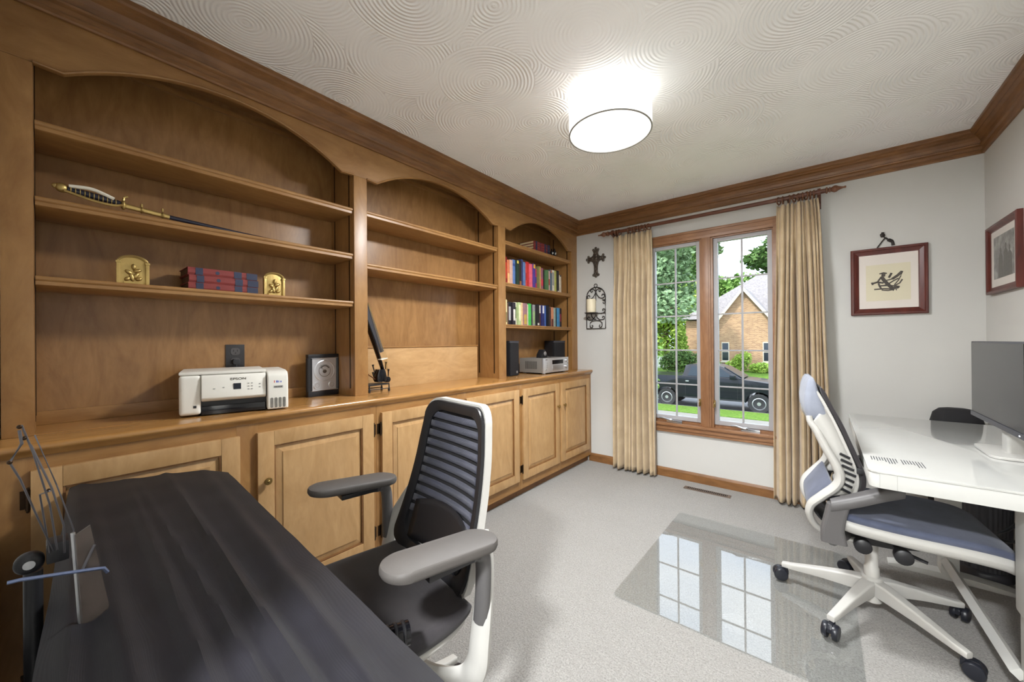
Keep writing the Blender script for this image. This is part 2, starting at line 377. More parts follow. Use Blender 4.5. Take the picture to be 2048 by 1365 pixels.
sil.build('sill', 'window_wood_x', win, True, bevel=.005)
jam = MB().box(OX0-.0, OX0+.022, YF, YF+.09, .49, OZ1).box(OX1-.022, OX1, YF, YF+.09, .49, OZ1).box(OX0+.022, OX1-.022, YF, YF+.09, OZ1-.022, OZ1).box(OX0+.022, OX1-.022, YF+.03, YF+.09, .47, .512)
jam.build('jamb', 'window_wood_z', win, True, bevel=.002)
mul = MB().box(-.802, -.70, YF-.006, YF+.09, .49, OZ1-.02).box(-.785, -.717, YF-.020, YF-.006, .49, OZ1-.012).box(-.772, -.73, YF-.026, YF-.02, .49, OZ1-.012)
mul.build('mullion', 'window_wood_z', win, True, bevel=.003)
for (x0, x1, side) in ((-1.213, -.802, 0), (-.70, -.29, 1)):
    z0, z1 = .512, 2.073; y0, y1 = YF+.02, YF+.06
    sw = MB()
    for q in ((x0, x0+.032, z0, z1), (x1-.032, x1, z0, z1), (x0+.032, x1-.032, z0, z0+.036), (x0+.032, x1-.032, z1-.032, z1)): sw.box(q[0], q[1], y0, y1, q[2], q[3])
    sash = sw.build('sash', 'grey_vinyl', win, True, bevel=.003)
    gx0, gx1, gz0, gz1 = x0+.032, x1-.032, z0+.036, z1-.032
    B(gx0, gx1, y0+.022, y0+.026, gz0, gz1).build('pane', 'window_glass', sash, True)
    xm = (gx0+gx1)/2; mu = B(xm-.007, xm+.007, y0+.010, y0+.021, gz0, gz1); mu.build('muntin', 'grey_vinyl', sash, True, bevel=.002)
    for zc in (1.735, 1.437, 1.134, .832):
        for q in ((gx0, xm-.007), (xm+.007, gx1)): B(q[0], q[1], y0+.011, y0+.020, zc-.006, zc+.006).build('muntin', 'grey_vinyl', sash, True, bevel=.002)
    # lock lever on the mullion side, crank on the sill
    lx = -.806 if side == 0 else -.696
    MB().box(lx-.008, lx+.008, YF-.012, YF+.0, .66, .72).tube([(lx, YF-.012, .70), (lx, YF-.035, .69), (lx, YF-.04, .66)], .006, 8).build('lock_lever', 'antique_brass', win, True, bevel=.002)
    cx = x0+.20 + .06*side
    MB().prism([(cx-.065, YF-.03), (cx+.065, YF-.03), (cx+.058, YF+.012), (cx-.058, YF+.012)], 'z', .490, .512).tube([(cx-.03, YF-.035, .515), (cx-.10, YF-.03, .526), (cx-.13, YF-.02, .52)], .008, 8).ell((cx-.03, YF-.022, .515), (.016, .014, .01)).build('crank_handle', 'chrome', win, True, bevel=.004)
# ------------------------------------------------------------------ floor vent
vt = thing('floor_vent', 'brown metal floor register in the carpet below the window', 'vent', (-.724, 3.352, 0))
B(-.17, .17, -.028, .028, .0, .006).build('frame', 'vent_brown', vt, bevel=.002)
B(-.148, .148, -.019, .019, .006, .0068).build('opening', 'vent_dark', vt)
for k in range(22): B(-.145+k*.0135, -.1395+k*.0135, -.019, .019, .0068, .009).build('slat', 'vent_brown', vt)
# ------------------------------------------------------------------ ceiling lamp
lx, ly, lr = -.825, 1.815, .203
lp = thing('ceiling_lamp', 'white drum flush-mount ceiling lamp with glowing shade', 'ceiling lamp', (lx, ly, 2.272))
MB().loft([[(r*math.cos(2*PI*k/64), r*math.sin(2*PI*k/64), z) for k in range(64)] for r, z in ((lr, .004), (lr, .172), (lr-.003, .172), (lr-.003, .004), (lr, .004))], cap=False).build('shade', 'lamp_shade', lp, smooth=True)
MB().lathe([(lr-.004, .006), (lr-.004, .012)], n=64).build('diffuser', 'lamp_diffuser', lp)
MB().loft([[(r*math.cos(2*PI*k/64), r*math.sin(2*PI*k/64), z) for k in range(64)] for r, z in ((lr+.0015, 0), (lr+.0015, .004), (lr-.0055, .004), (lr-.0055, 0), (lr+.0015, 0))], cap=False).build('rim', 'lamp_rim', lp)
MB().lathe([(.07, .170), (.07, .188)], n=24).build('canopy', 'white_plastic', lp)
ld = bpy.data.lights.new('lamp_light', 'AREA'); ld.shape = 'DISK'; ld.size = .37; ld.energy = 37; ld.color = (.965, .985, 1.0)
lo = bpy.data.objects.new('lamp_light', ld); C.objects.link(lo); lo.location = (0, 0, -.004); lo.parent = lp
ld2 = bpy.data.lights.new('lamp_bulb', 'POINT'); ld2.shadow_soft_size = .04; ld2.energy = 0.8; ld2.color = (.98, .99, 1.0)
lo2 = bpy.data.objects.new('lamp_bulb', ld2); C.objects.link(lo2); lo2.location = (0, 0.1, .09); lo2.parent = lp
# added lamp in the unseen hall, brightens the near side of the room
hl = thing('ceiling_lamp', 'small white drum lamp added in the unseen hall to brighten the room', 'ceiling lamp', (-.05, -.9, 2.36))
MB().lathe([(.14, 0), (.15, .02), (.15, .10)], n=32).build('shade', 'lamp_diffuser', hl)
ld = bpy.data.lights.new('hall_fill_light', 'AREA'); ld.shape = 'DISK'; ld.size = .28; ld.energy = 105; ld.color = (.965, .985, 1.0)
lo = bpy.data.objects.new('hall_fill_light', ld); C.objects.link(lo); lo.location = (0, 0, -.004); lo.parent = hl
# ------------------------------------------------------------------ base cabinets
def door(cab, y0, y1, z0, z1, hinge, knob):
    x0, x1 = XC, XC+.019; sw = .062
    d = MB()
    fr = []
    d.box(x0, x1, y0, y0+sw, z0, z1).box(x0, x1, y1-sw, y1, z0, z1).box(x0, x1, y0+sw, y1-sw, z0, z0+sw).box(x0, x1, y0+sw, y1-sw, z1-sw, z1)
    dm = d.build('door', 'maple_door_z', cab, True, bevel=.003)
    iy0, iy1, iz0, iz1 = y0+sw, y1-sw, z0+sw, z1-sw
    bv = .034; xb, xt = x0+.004, x0+.0145
    v = []
    for o, x in ((0, xb), (bv, xt-.003), (bv+.001, xt)):
        v.append([(x, iy0+o, iz0+o), (x, iy1-o, iz0+o), (x, iy1-o, iz1-o), (x, iy0+o, iz1-o)])
    MB().loft([[(x0+.001, iy0, iz0), (x0+.001, iy1, iz0), (x0+.001, iy1, iz1), (x0+.001, iy0, iz1)]] + v).build('raised_panel', 'maple_door_z', dm, True)
    bead = MB()
    for q in ((iy0, iy0+.006, iz0, iz1), (iy1-.006, iy1, iz0, iz1)): bead.box(x0+.004, x1-.003, q[0], q[1], q[2], q[3])
    for q in ((iz0, iz0+.006), (iz1-.006, iz1)): bead.box(x0+.004, x1-.003, iy0+.006, iy1-.006, q[0], q[1])
    bead.build('bead', 'oak_trim_z', dm, True, bevel=.002)
    yh = y0 if hinge < 0 else y1
    for zc in (z0+.085, z1-.085):
        h = MB().box(XC+.0005, XC+.003, min(yh, yh+hinge*.020), max(yh, yh+hinge*.020), zc-.027, zc+.027)
        h.tube([(XC+.012, yh+hinge*.005, zc-.03), (XC+.012, yh+hinge*.005, zc+.03)], .0052, 8).ell((XC+.012, yh+hinge*.005, zc+.033), (.004, .004, .005)).ell((XC+.012, yh+hinge*.005, zc-.033), (.004, .004, .005))
        h.build('hinge', 'bronze_dark', dm, True)
    ky = y1-.032 if knob > 0 else y0+.032
    MB().lathe([(.007, 0), (.006, .010), (.013, .014), (.0155, .019), (.0145, .022), (.010, .0225), (.0095, .0245), (.006, .0245), (.004, .0265), (.001, .0268)], (x1, ky, .645), 'x', 20).build('knob', 'antique_brass', dm, True, smooth=True)
cabs = [(YN+.016, 1.1125, [(-.025, .499, -1, 1), (.56, 1.088, 1, -1)], 'base cabinet of two panelled doors at the near end below the printer'),
        (1.1125, 2.3475, [(1.137, 1.70, -1, 1), (1.76, 2.322, 1, -1)], 'middle base cabinet of two panelled doors behind the mesh chair'),
        (2.3475, YF-.002, [(2.373, 2.905, -1, 1), (2.943, 3.472, 1, -1)], 'base cabinet of two panelled doors in the corner by the window')]
for k, (y0, y1, ds, lab) in enumerate(cabs):
    cb = thing('base_cabinet', lab, 'cabinet', ((XC+XL)/2, (y0+y1)/2, 0), group='built-in base cabinets')
    B(XL+.001, XC-.022, y0+.001, y1-.001, .075, .888).build('body', 'maple_z', cb, True)
    ff = MB(); ys = [y0+.0005] + [d[0] for d in ds] + [d[1] for d in ds] + [y1-.0005]; ys.sort(); zt, zb = .842, .146
    for i in range(0, len(ys), 2):
        a, b_ = ys[i] - (0 if i == 0 else -.008), ys[i+1] + (0 if i == len(ys)-2 else -.008)
        a = ys[i] if i == 0 else ys[i] - .008; b_ = ys[i+1] if i == len(ys)-2 else ys[i+1] + .008
        B(XC-.022, XC, a, b_, .063, .888).build('stile', 'maple_z', cb, True, bevel=.0015)
    rl = MB()
    for d_ in ds:
        for q in ((.063, zb), (zt, .888)): B(XC-.022, XC-.0005, d_[0]+.008, d_[1]-.008, q[0], q[1]).build('rail', 'maple_y', cb, True)
    B(XT-.015, XT, y0+.001, y1-.001, .0, .063).build('toe_kick', 'oak_trim_y', cb, True)
    for d_ in ds: door(cb, d_[0], d_[1], .136, .848, d_[2], d_[3])
# ------------------------------------------------------------------ countertop
XB = -2.24
cpf = [(XL+.002, .8885), (XC+.003, .8885), (XC+.006, .895), (XC+.012, .899), (XC+.016, .905), (XC+.020, .908), (XC+.022, .914), (XC+.021, .921), (XC+.017, .926), (XC+.008, .928), (XL+.002, .928)]
ctp = MB().prism(cpf, 'y', YN+.012, YF-.001).build('countertop', 'maple_counter', smooth=True)
tag(ctp, 'long polished wooden countertop running along the base cabinets', 'countertop')
# ------------------------------------------------------------------ upper bookcases
def nosing(x, zt, th=.032):
    return [(XB+.012, zt-th), (x-.006, zt-th), (x, zt-th+.004), (x, zt-.016), (x+.003, zt-.014), (x+.006, zt-.010), (x+.006, zt-.004), (x+.003, zt), (XB+.012, zt)]
def bay(k, y0, y1, shelves, stiles, lab):
    u = thing('bookcase', lab, 'bookcase', ((XU+XB)/2, (y0+y1)/2, ZK), group='built-in upper bookcases')
    yl, yr = stiles[0][0], stiles[-1][1]
    B(XL+.002, XB, y0-.03, y1+.03, ZK, 2.40).build('back_panel', 'maple_back', u, True)
    for a, b_ in ((y0-.03, y0+.001), (y1-.001, y1+.03)):
        B(XB, XU-.018, a, b_, ZK, 2.40).build('side_panel', 'maple_z', u, True)
    # shelf standards (dark slotted strips) let into the sides
    for yy in (y0+.0015, y1-.0025):
        for xx in (XB+.035, XU-.055): B(xx, xx+.010, yy, yy+.0012, ZK+.04, 2.30).build('shelf_standard', 'bronze_dark', u, True)
    B(XB, XU-.018, y0, y1, 2.385, 2.40).build('top_panel', 'maple_y', u, True)
    B(XB, XB+.012, y0, y1, 2.335, 2.36).build('cleat', 'maple_y', u, True)
    for z in shelves: MB().prism(nosing(XU-.012, z), 'y', y0+.003, y1-.003).build('shelf', 'maple_y', u, True, smooth=True)
    for s0, s1 in stiles: B(XU-.018, XU, s0, s1, ZK, 2.145).build('stile', 'maple_z', u, True, bevel=.004)
    # arched valance
    fl = .066; ya, yb = y0+fl, y1-fl; zb = 2.138; sag = .150; c = (yb-ya)/2; R = (c*c+sag*sag)/(2*sag); ym = (ya+yb)/2
    arc = [(ym + c*t, zb - (R-sag) + math.sqrt(R*R - (c*t)**2)) for t in [-1 + 2*i/36 for i in range(37)]]
    low = [(y0, zb+.004)] + arc + [(y1, zb+.004)]
    arc_pts = [(y0-.001, zb+.006)] + arc + [(y1+.001, zb+.006)]
    va = MB()
    n = len(low); top = [(p[0], 2.45) for p in low]
    va.loft([[(XU-.018, p[0], p[1]) for p in low] + [(XU-.018, p[0], p[1]) for p in reversed(top)], [(XU, p[0], p[1]) for p in low] + [(XU, p[0], p[1]) for p in reversed(top)]], cap=False)
    vs = [(x, p[0], p[1]) for x in (XU-.018, XU) for p in low] + [(x, p[0], p[1]) for x in (XU-.018, XU) for p in top]
    fs = []
    for x in (0, 1):
        for i in range(n-1): fs.append((x*n+i, x*n+i+1, (2+x)*n+i+1, (2+x)*n+i))
    va.v = []; va.f = []; va.add(vs, fs + [(i, i+1, n+i+1, n+i) for i in range(n-1)])
    for s0, s1 in stiles: va.box(XU-.018, XU-.0002, s0, s1, 2.145, 2.45)
    vo = va.build('valance', 'maple_y', u, True)
    MB().tube([(XU+.0005, p[0], p[1]+.004) for p in low], .0055, 8).build('bead', 'maple_y', vo, True, smooth=True)
    return u
bays = [(-.018, 1.078, [1.962, 1.712, 1.450], [(YN+.016, -.018)], 'near bay of the bookcase holding the sword and brass bookends'),
        (1.156, 2.280, [1.970, 1.672], [(1.078, 1.156)], 'middle bay of the bookcase with two empty shelves'),
        (2.370, 3.420, [2.048, 1.706, 1.364], [(2.280, 2.370), (3.420, YF-.001)], 'far bay of the bookcase filled with rows of books')]
for k, (y0, y1, sh, st, lab) in enumerate(bays):
    u = bay(k, y0, y1, sh, st, lab)
    if k == 0: B(XB, XB+.012, y0, y1, ZK, ZK+.05).build('back_rail', 'maple_y', u, True, bevel=.003)
    if k == 1:
        B(XB, XB+.045, y0+.002, y1-.03, ZK, 1.188).build('riser_panel', 'maple_door_y', u, True, bevel=.002)
        B(XB, XB+.052, y0+.002, y1-.028, 1.188, 1.198).build('riser_cap', 'maple_y', u, True, bevel=.003)
# ------------------------------------------------------------------ curtain rod, rings, curtains
RY, RZ = 3.445, 2.257
rod = thing('curtain_rod', 'dark wooden curtain rod with turned finials above the window', 'curtain rod', (-.77, RY, RZ))
MB().tube([(-1.585, RY, RZ), (.03, RY, RZ)], .0155, 12).build('pole', 'rod_wood', rod, True, smooth=True)
fp = [(.0155, 0), (.022, .003), (.022, .010), (.014, .013), (.012, .018), (.018, .021), (.018, .026), (.012, .029), (.016, .034), (.023, .046), (.022, .058), (.014, .070), (.008, .085), (.005, .098), (.008, .101), (.007, .108), (.001, .110)]
MB().lathe([(r, h) for r, h in fp], (0, 0, 0), 'x', 16).xf(Matrix.Translation((.03, RY, RZ))).build('finial', 'ring_wood', rod, True, smooth=True)
MB().lathe([(r, -h) for r, h in fp], (0, 0, 0), 'x', 16).xf(Matrix.Translation((-1.585, RY, RZ))).build('finial', 'ring_wood', rod, True, smooth=True)
for x in (-1.545, -.005):
    MB().box(x-.011, x+.011, YF-.014, YF, RZ-.10, RZ+.03).prism([(YF-.012, RZ-.06), (YF-.012, RZ-.02), (RY-.02, RZ-.008), (RY-.02, RZ-.026), (RY+.01, RZ-.03)], 'x', x-.009, x+.009).lathe([(.024, -.009), (.024, .009)], (x, RY, RZ), 'x', 16).build('bracket', 'rod_wood', rod, True, bevel=.002)
def ringmesh(): return MB().tube([(0, .0255*math.cos(2*PI*k/20), .0255*math.sin(2*PI*k/20)) for k in range(20)], .0048, 8, closed=True).tube([(0, 0, -.0295), (0, .004, -.034), (0, 0, -.038), (0, -.004, -.034), (0, 0, -.0295)], .0012, 6)
rm = ringmesh().build('curtain_ring', 'ring_wood', smooth=True); first = [True]
def ring(x, rz, label, group):
    o = rm if first[0] else rm.copy()
    if not first[0]: C.objects.link(o)
    first[0] = False
    o.location = (x, RY, RZ-.0095); o.rotation_euler = (0, 0, rz); tag(o, label, 'curtain ring', group)
for i, x in enumerate((-1.505, -1.478, -1.392, -1.372, -1.350, -1.330, -1.312, -1.290, -1.262, -1.232, -1.200)):
    ring(x, random.uniform(-.5, .5), ORD[i] + ' wooden ring from the left on the left-hand curtain', 'rings of the left curtain')
for i, x in enumerate((-.238, -.212, -.176, -.146, -.120, -.098, -.076, -.054, -.032)):
    ring(x, random.uniform(-.5, .5), ORD[i] + ' wooden ring from the left on the right-hand curtain', 'rings of the right curtain')
def curtain(name, xt0, xt1, xb0, xb1, nf, seed, label):
    rnd = random.Random(seed); wts = [rnd.choice((.55, .8, 1.0, 1.3, 1.9)) for _ in range(nf)]; tot = sum(wts); cum = [0]
    for w_ in wts: cum.append(cum[-1] + w_/tot)
    amp = [rnd.uniform(.7, 1.15) for _ in range(nf)]
    zt, zb = 2.212, .022
    def fn(u, v):
        k = 0
        while k < nf-1 and u > cum[k+1]: k += 1
        t = (u - cum[k]) / (cum[k+1] - cum[k]); z = zt + (zb-zt)*v
        x0 = xt0 + (xb0-xt0)*v**.7; x1 = xt1 + (xb1-xt1)*v**.7
        ph = math.sin(2*PI*t); depth = .046*amp[k]*min(1.25, .6+.5*wts[k])
        if v < .10:                                     # pinch pleat head: gathered crisp at the bottom of the heading
            e = v/.10; sharp = .5 + .5*e
            y = ph*depth*(.55 - .25*e) + .006*math.sin(6*PI*t)*(1-e*.3)
        else:
            e = min(1, (v-.10)/.18); y = ph*depth*(.30 + .70*e) + .004*math.sin(6*PI*t)*(1-e)
        x = x0 + (x1-x0)*(u + .012*math.cos(2*PI*t)*min(1, v*4)) + .003*math.sin(7*v + k)
        return (x, RY + .004 + y*.95 + .006*math.sin(3*v + k*1.7)*v, z + (.004*math.cos(2*PI*t) if v == 0 else 0))
    o = MB().grid(fn, nf*14, 60).build(name, 'curtain_cloth', smooth=True, solid=.0025, fixn=False)
    return tag(o, label, 'curtain')
curtain('curtain', -1.535, -1.178, -1.565, -1.158, 9, 3, 'beige pleated floor-length curtain left of the window')
curtain('curtain', -.250, -.012, -.292, .055, 9, 5, 'beige pleated floor-length curtain right of the window behind the white chair')
# ------------------------------------------------------------------ glass chair mat
mt = MB().prism(rrect(.90, 1.125, .03, 5, -.337, 2.277), 'z', .0012, .0072).build('chair_mat', 'mat_glass')
tag(mt, 'clear glass chair mat on the carpet reflecting the window', 'chair mat')
# ------------------------------------------------------------------ white desk
dk = thing('desk', 'white glass-topped sit-stand desk against the right wall', 'desk', (.43, 2.57, 0))
dx0, dx1, dy0, dy1, dz = .128, .735, 1.888, 3.245, .745
cxm, cym, dw, dh = (dx0+dx1)/2, (dy0+dy1)/2, dx1-dx0, dy1-dy0
MB().prism(rrect(dw, dh, .035, 6, cxm, cym), 'z', dz-.008, dz).build('glass_top', 'desk_glass', dk, True, bevel=.002)
MB().prism(rrect(dw-.006, dh-.006, .032, 6, cxm, cym), 'z', dz-.062, dz-.0085).build('top_frame', 'desk_white', dk, True, bevel=.004, smooth=True)
B(dx0+.03, dx0+.0312, dy0+.0025, dy0+.0033, dz-.06, dz-.01).build('seam', 'print_grey', dk, True)
B(dx0+.075, dx0+.0762, dy0+.0022, dy0+.0032, dz-.061, dz-.009).build('seam', 'print_grey', dk, True)
for y in (2.90, 2.03):
    o_ = 0 if y > 2.5 else .052; fl_ = .27 if y > 2.5 else .49
    MB().box(.452+o_, .532+o_, y-.05, y+.05, .30, .683).build('leg_sleeve', 'desk_white', dk, True, bevel=.008)
    MB().box(.46+o_, .524+o_, y-.042, y+.042, .03, .30).build('leg', 'desk_white', dk, True, bevel=.006)
    MB().prism([(fl_, .0), (fl_, .014), (fl_+.05, .026), (.50, .032), (.56, .032), (.68, .022), (.73, .012), (.73, 0)], 'y', y-.035, y+.035).build('foot', 'desk_white', dk, True, bevel=.004)
MB().tube([(.505, 2.05, .095), (.478, 2.86, .095)], .022, 4, flat=(1, 1.0)).build('stretcher', 'desk_white', dk, True, bevel=.002)
# short dark grey strips of varying length on the glass near the corner
pl = MB(); rp = random.Random(4)
for r_ in range(19):
    xx = .150 + r_*.0078
    if r_ == 10: continue
    ln = rp.uniform(.05, .095); pl.box(xx, xx+.0028, 2.115-ln, 2.115, dz+.0003, dz+.0006)
pl.build('grey_lines', 'bin_grey', dk, True)
# control box and cable under the desk
cb = thing('control_box', 'black control box hung under the desk top beside the wall', 'box', (.64, 2.25, .55))
B(-.04, .04, -.14, .14, 0, .13).build('case', 'black_plastic', cb, bevel=.01)
B(-.044, -.04, -.02, .02, .03, .05).build('port', 'outlet_face', cb)
cbl = spline([(.60, 2.36, .68), (.585, 2.36, .60), (.58, 2.35, .52), (.56, 2.37, .47), (.545, 2.42, .43), (.56, 2.44, .40), (.585, 2.40, .42), (.59, 2.36, .47), (.60, 2.33, .56), (.61, 2.32, .66)], 6)
tag(MB().tube(cbl, .0055, 8).build('cable', 'black_plastic', smooth=True), 'looped black cable hanging under the desk', 'cable')
fc = spline([(.40, 1.86, .006), (.385, 1.92, .006), (.41, 1.965, .02), (.44, 1.94, .03), (.45, 1.88, .012), (.435, 1.80, .006), (.47, 1.72, .006)], 6)
tag(MB().tube(fc, .003, 6).build('cable', 'black_plastic', smooth=True), 'thin black cable curled on the carpet beside the near desk foot', 'cable')
# ------------------------------------------------------------------ monitor
mo = thing('monitor', 'black computer monitor standing on the white desk', 'monitor', (.60, 2.44, dz))
B(.545, .575, 2.135, 2.745, .862, 1.205).build('case', 'monitor_bezel', mo, True, bevel=.004)
B(.5435, .545, 2.143, 2.737, .884, 1.198).build('screen', 'screen_black', mo, True)
B(.541, .545, 2.135, 2.745, .862, .882).build('chin', 'monitor_bezel', mo, True, bevel=.001)
B(.5400, .5412, 2.17, 2.178, .869, .873).build('power_light', 'led', mo, True)
MB().prism(rrect(.05, .07, .012, 4, .60, 2.47), 'z', dz+.012, .96).build('stand_neck', 'chair_grey', mo, True, smooth=True)
MB().prism(rrect(.19, .25, .03, 5, .61, 2.47), 'z', dz+.0008, dz+.012).build('stand_foot', 'chair_grey', mo, True, bevel=.003)
# ------------------------------------------------------------------ bag in the corner, wastebasket
bg_ = thing('backpack', 'black rounded backpack standing in the corner behind the desk', 'bag', (.615, 3.40, 0))
def bagr(z, w, d): return [(x, y, z) for x, y in rrect(w, d, min(w, d)*.42, 5)]
MB().loft([bagr(z, w, d) for z, w, d in ((.001, .20, .13), (.03, .225, .17), (.30, .235, .19), (.60, .22, .175), (.72, .215, .15), (.775, .19, .12), (.800, .14, .08), (.806, .08, .05))]).build('body', 'black_bag', bg_, smooth=True)
MB().tube(spline([(-.03, -.085, .70), (-.06, -.105, .60), (-.06, -.11, .40), (-.05, -.09, .22)], 6), .012, 8, flat=(1.6, .5)).build('strap', 'black_plastic', bg_, smooth=True)
wb = thing('waste_basket', 'dark grey ribbed wastebasket on the carpet behind the desk leg', 'wastebasket', (.640, 3.06, 0))
n_ = 72
MB().loft([[((r+(.0025 if k % 2 else 0))*math.cos(2*PI*k/n_), (r+(.0025 if k % 2 else 0))*math.sin(2*PI*k/n_), z) for k in range(n_)] for r, z in ((.088, .03), (.100, .45))], cap=True).build('ribbed_body', 'bin_grey', wb)
MB().lathe([(.098, .0005), (.104, .006), (.104, .035), (.096, .045), (.09, .047)], n=40).build('base', 'monitor_bezel', wb, smooth=True)
MB().loft([[(r*math.cos(2*PI*k/40), r*math.sin(2*PI*k/40), z) for k in range(40)] for r, z in ((.101, .445), (.107, .448), (.107, .465), (.101, .467), (.098, .455), (.101, .445))], cap=False).build('rim', 'chair_grey', wb, smooth=True)

# ------------------------------------------------------------------ swivel base shared by both chairs
def castor(parent, x, y, a, z0=0.0):
    """twin-wheel castor with its stem at x,y; trails towards angle a"""
    ca, sa = math.cos(a), math.sin(a); cx, cy = x + ca*.022, y + sa*.022
    T = Matrix.Translation((cx, cy, z0+.0298)) @ Matrix.Rotation(a, 4, 'Z')
    cs = MB().lathe([(.0105, .045), (.0105, .075)], (-.022, 0, -.03), 'z', 10).prism([(-.034, .0), (-.034, .020), (-.02, .031), (.012, .030), (.024, .016), (.024, .0)], 'y', -.0075, .0075).xf(T).build('castor', 'castor_black', parent, bevel=.002)
    for s in (-1, 1):
        MB().lathe([(.001, s*.0085), (.0292, s*.0085), (.0297, s*.012), (.0297, s*.022), (.0262, s*.0265), (.014, s*.0285), (.001, s*.0285)], (0, 0, 0), 'y', 24).xf(T).build('wheel', 'castor_black', cs, smooth=True)
def star_base(t, hub, mats, R=.325, a0=0, castor_dirs=None, z0=.0, stem=.30):
    hx, hy = hub
    for k in range(5):
        a = a0 + 2*PI*k/5; ca, sa = math.cos(a), math.sin(a)
        def sec(d, w, zt, h): return [(hx + ca*d - sa*q, hy + sa*d + ca*q, z) for q, z in ((-w*.8, zt), (w*.8, zt), (w, zt-.006), (w*.85, zt-h), (-w*.85, zt-h), (-w, zt-.006))]
        MB().loft([sec(.02, .026, z0+.150, .062), sec(.07, .024, z0+.146, .060), sec(.18, .019, z0+.121, .042), sec(R-.025, .016, z0+.092, .026), sec(R+.014, .014, z0+.085, .022)]).build('base_leg', mats, t, bevel=.003)
        castor(t, hx + ca*R, hy + sa*R, castor_dirs[k] if castor_dirs else a + 1.0, z0)
    MB().lathe([(.030, z0+.052), (.034, z0+.056), (.036, z0+.158), (.030, z0+.163)], (hx, hy, 0), 'z', 24).build('hub', mats, t, smooth=True)
    MB().lathe([(.0265, z0+.16), (.0265, z0+.20), (.0225, z0+.205), (.0225, z0+stem)], (hx, hy, 0), 'z', 24).build('column', mats, t, smooth=True)
# ------------------------------------------------------------------ white task chair at the desk (local: +x forward, origin under the column)
c2 = thing('office_chair', 'white-shelled swivel office chair with navy seat facing the desk', 'office chair', (.165, 2.318, .0), math.radians(5))
star_base(c2, (0, 0), 'chair_grey', .318, math.radians(-44-5), [math.radians(d) for d in (-20, 60, 150, 190, 250)], .0072, .36)
def band(curve, y0, y1, th, crown_=0.0, ny=8, ends=.0):
    """padded band following a side-view curve [(x,z)], extruded across y with softly rounded edges"""
    P = [Vector((p[0], 0, p[2])) for p in spline([(a[0], 0, a[1]) for a in curve], 6)]
    rings = []
    for i, p in enumerate(P):
        tt = (P[min(i+1, len(P)-1)] - P[max(i-1, 0)]).normalized(); nn = Vector((tt.z, 0, -tt.x))
        f = i/(len(P)-1); e = min(1, min(f, 1-f)/.06) if ends else 1; e = max(.25, e**.5); ring_ = []
        ya, yb = (y0(f), y1(f)) if callable(y0) else (y0, y1)
        sec = rrect(yb-ya, th*e, th*e*.48, 3, (ya+yb)/2, 0)
        for y, h in sec:
            q = (y-(ya+yb)/2)/((yb-ya)/2); ring_.append(p + nn*(h + crown_*(q*q)) + Vector((0, y, 0)))
        rings.append(ring_)
    return MB().loft(rings)
# seat shell and cushion: (x,z)
hw = lambda f: .225 + .02*math.sin(PI*min(1, f*1.1))
seat_c = [(-.13, .440), (-.08, .430), (.06, .422), (.20, .418), (.31, .408), (.352, .392)]
band(seat_c, lambda f: -hw(f), lambda f: hw(f), .056, -.018, ends=1).build('seat_shell', 'chair_grey', c2, smooth=True)
cush = [(-.15, .478), (-.08, .466), (.06, .458), (.20, .454), (.30, .444), (.352, .420)]
band(cush, lambda f: -hw(f)+.006, lambda f: hw(f)-.006, .034, -.014, ends=1).build('seat_cushion', 'navy_fabric', c2, smooth=True)
# backrest: front cushion curve, shell and uprights  (x,z local)
front = [(-.195, 1.005), (-.165, .93), (-.13, .85), (-.098, .76), (-.070, .68), (-.062, .63), (-.070, .59), (-.095, .565)]
bwf = lambda f: .175 + .035*math.sin(PI*min(1, f*.75)) - .02*f
band(front, lambda f: -bwf(f), lambda f: bwf(f), .016, -.012, ends=1).build('backrest_cushion', 'charcoal_fabric', c2, smooth=True)
shl = [(-.215, .985), (-.188, .925), (-.155, .845), (-.124, .76), (-.098, .68), (-.090, .63), (-.100, .58), (-.13, .54)]
band(shl, lambda f: -bwf(f)-.004, lambda f: bwf(f)+.004, .012, -.020, ends=1).build('backrest_shell', 'chair_grey', c2, smooth=True)
pad = [(-.243, .89), (-.246, .95), (-.235, 1.01), (-.213, 1.045), (-.192, 1.028)]
def padring(z, xa, xb, w):
    return [(x, y, z) for x, y in rrect(xb-xa, 2*w, min((xb-xa), .06)*.42, 5, (xa+xb)/2, 0)]
MB().loft([padring(z, xa, xb, w) for z, xa, xb, w in ((.868, -.222, -.160, .165), (.872, -.232, -.152, .178), (.90, -.242, -.158, .184), (.95, -.244, -.176, .182), (1.00, -.238, -.193, .174), (1.03, -.230, -.200, .16), (1.046, -.222, -.206, .135))]).build('head_pad', 'light_blue_fabric', c2, smooth=True)
upr = [(-.226, .885), (-.222, .86), (-.200, .82), (-.172, .755), (-.140, .69), (-.128, .645), (-.142, .60), (-.188, .545), (-.222, .50), (-.228, .45), (-.205, .40), (-.155, .365), (-.09, .350), (-.02, .345)]
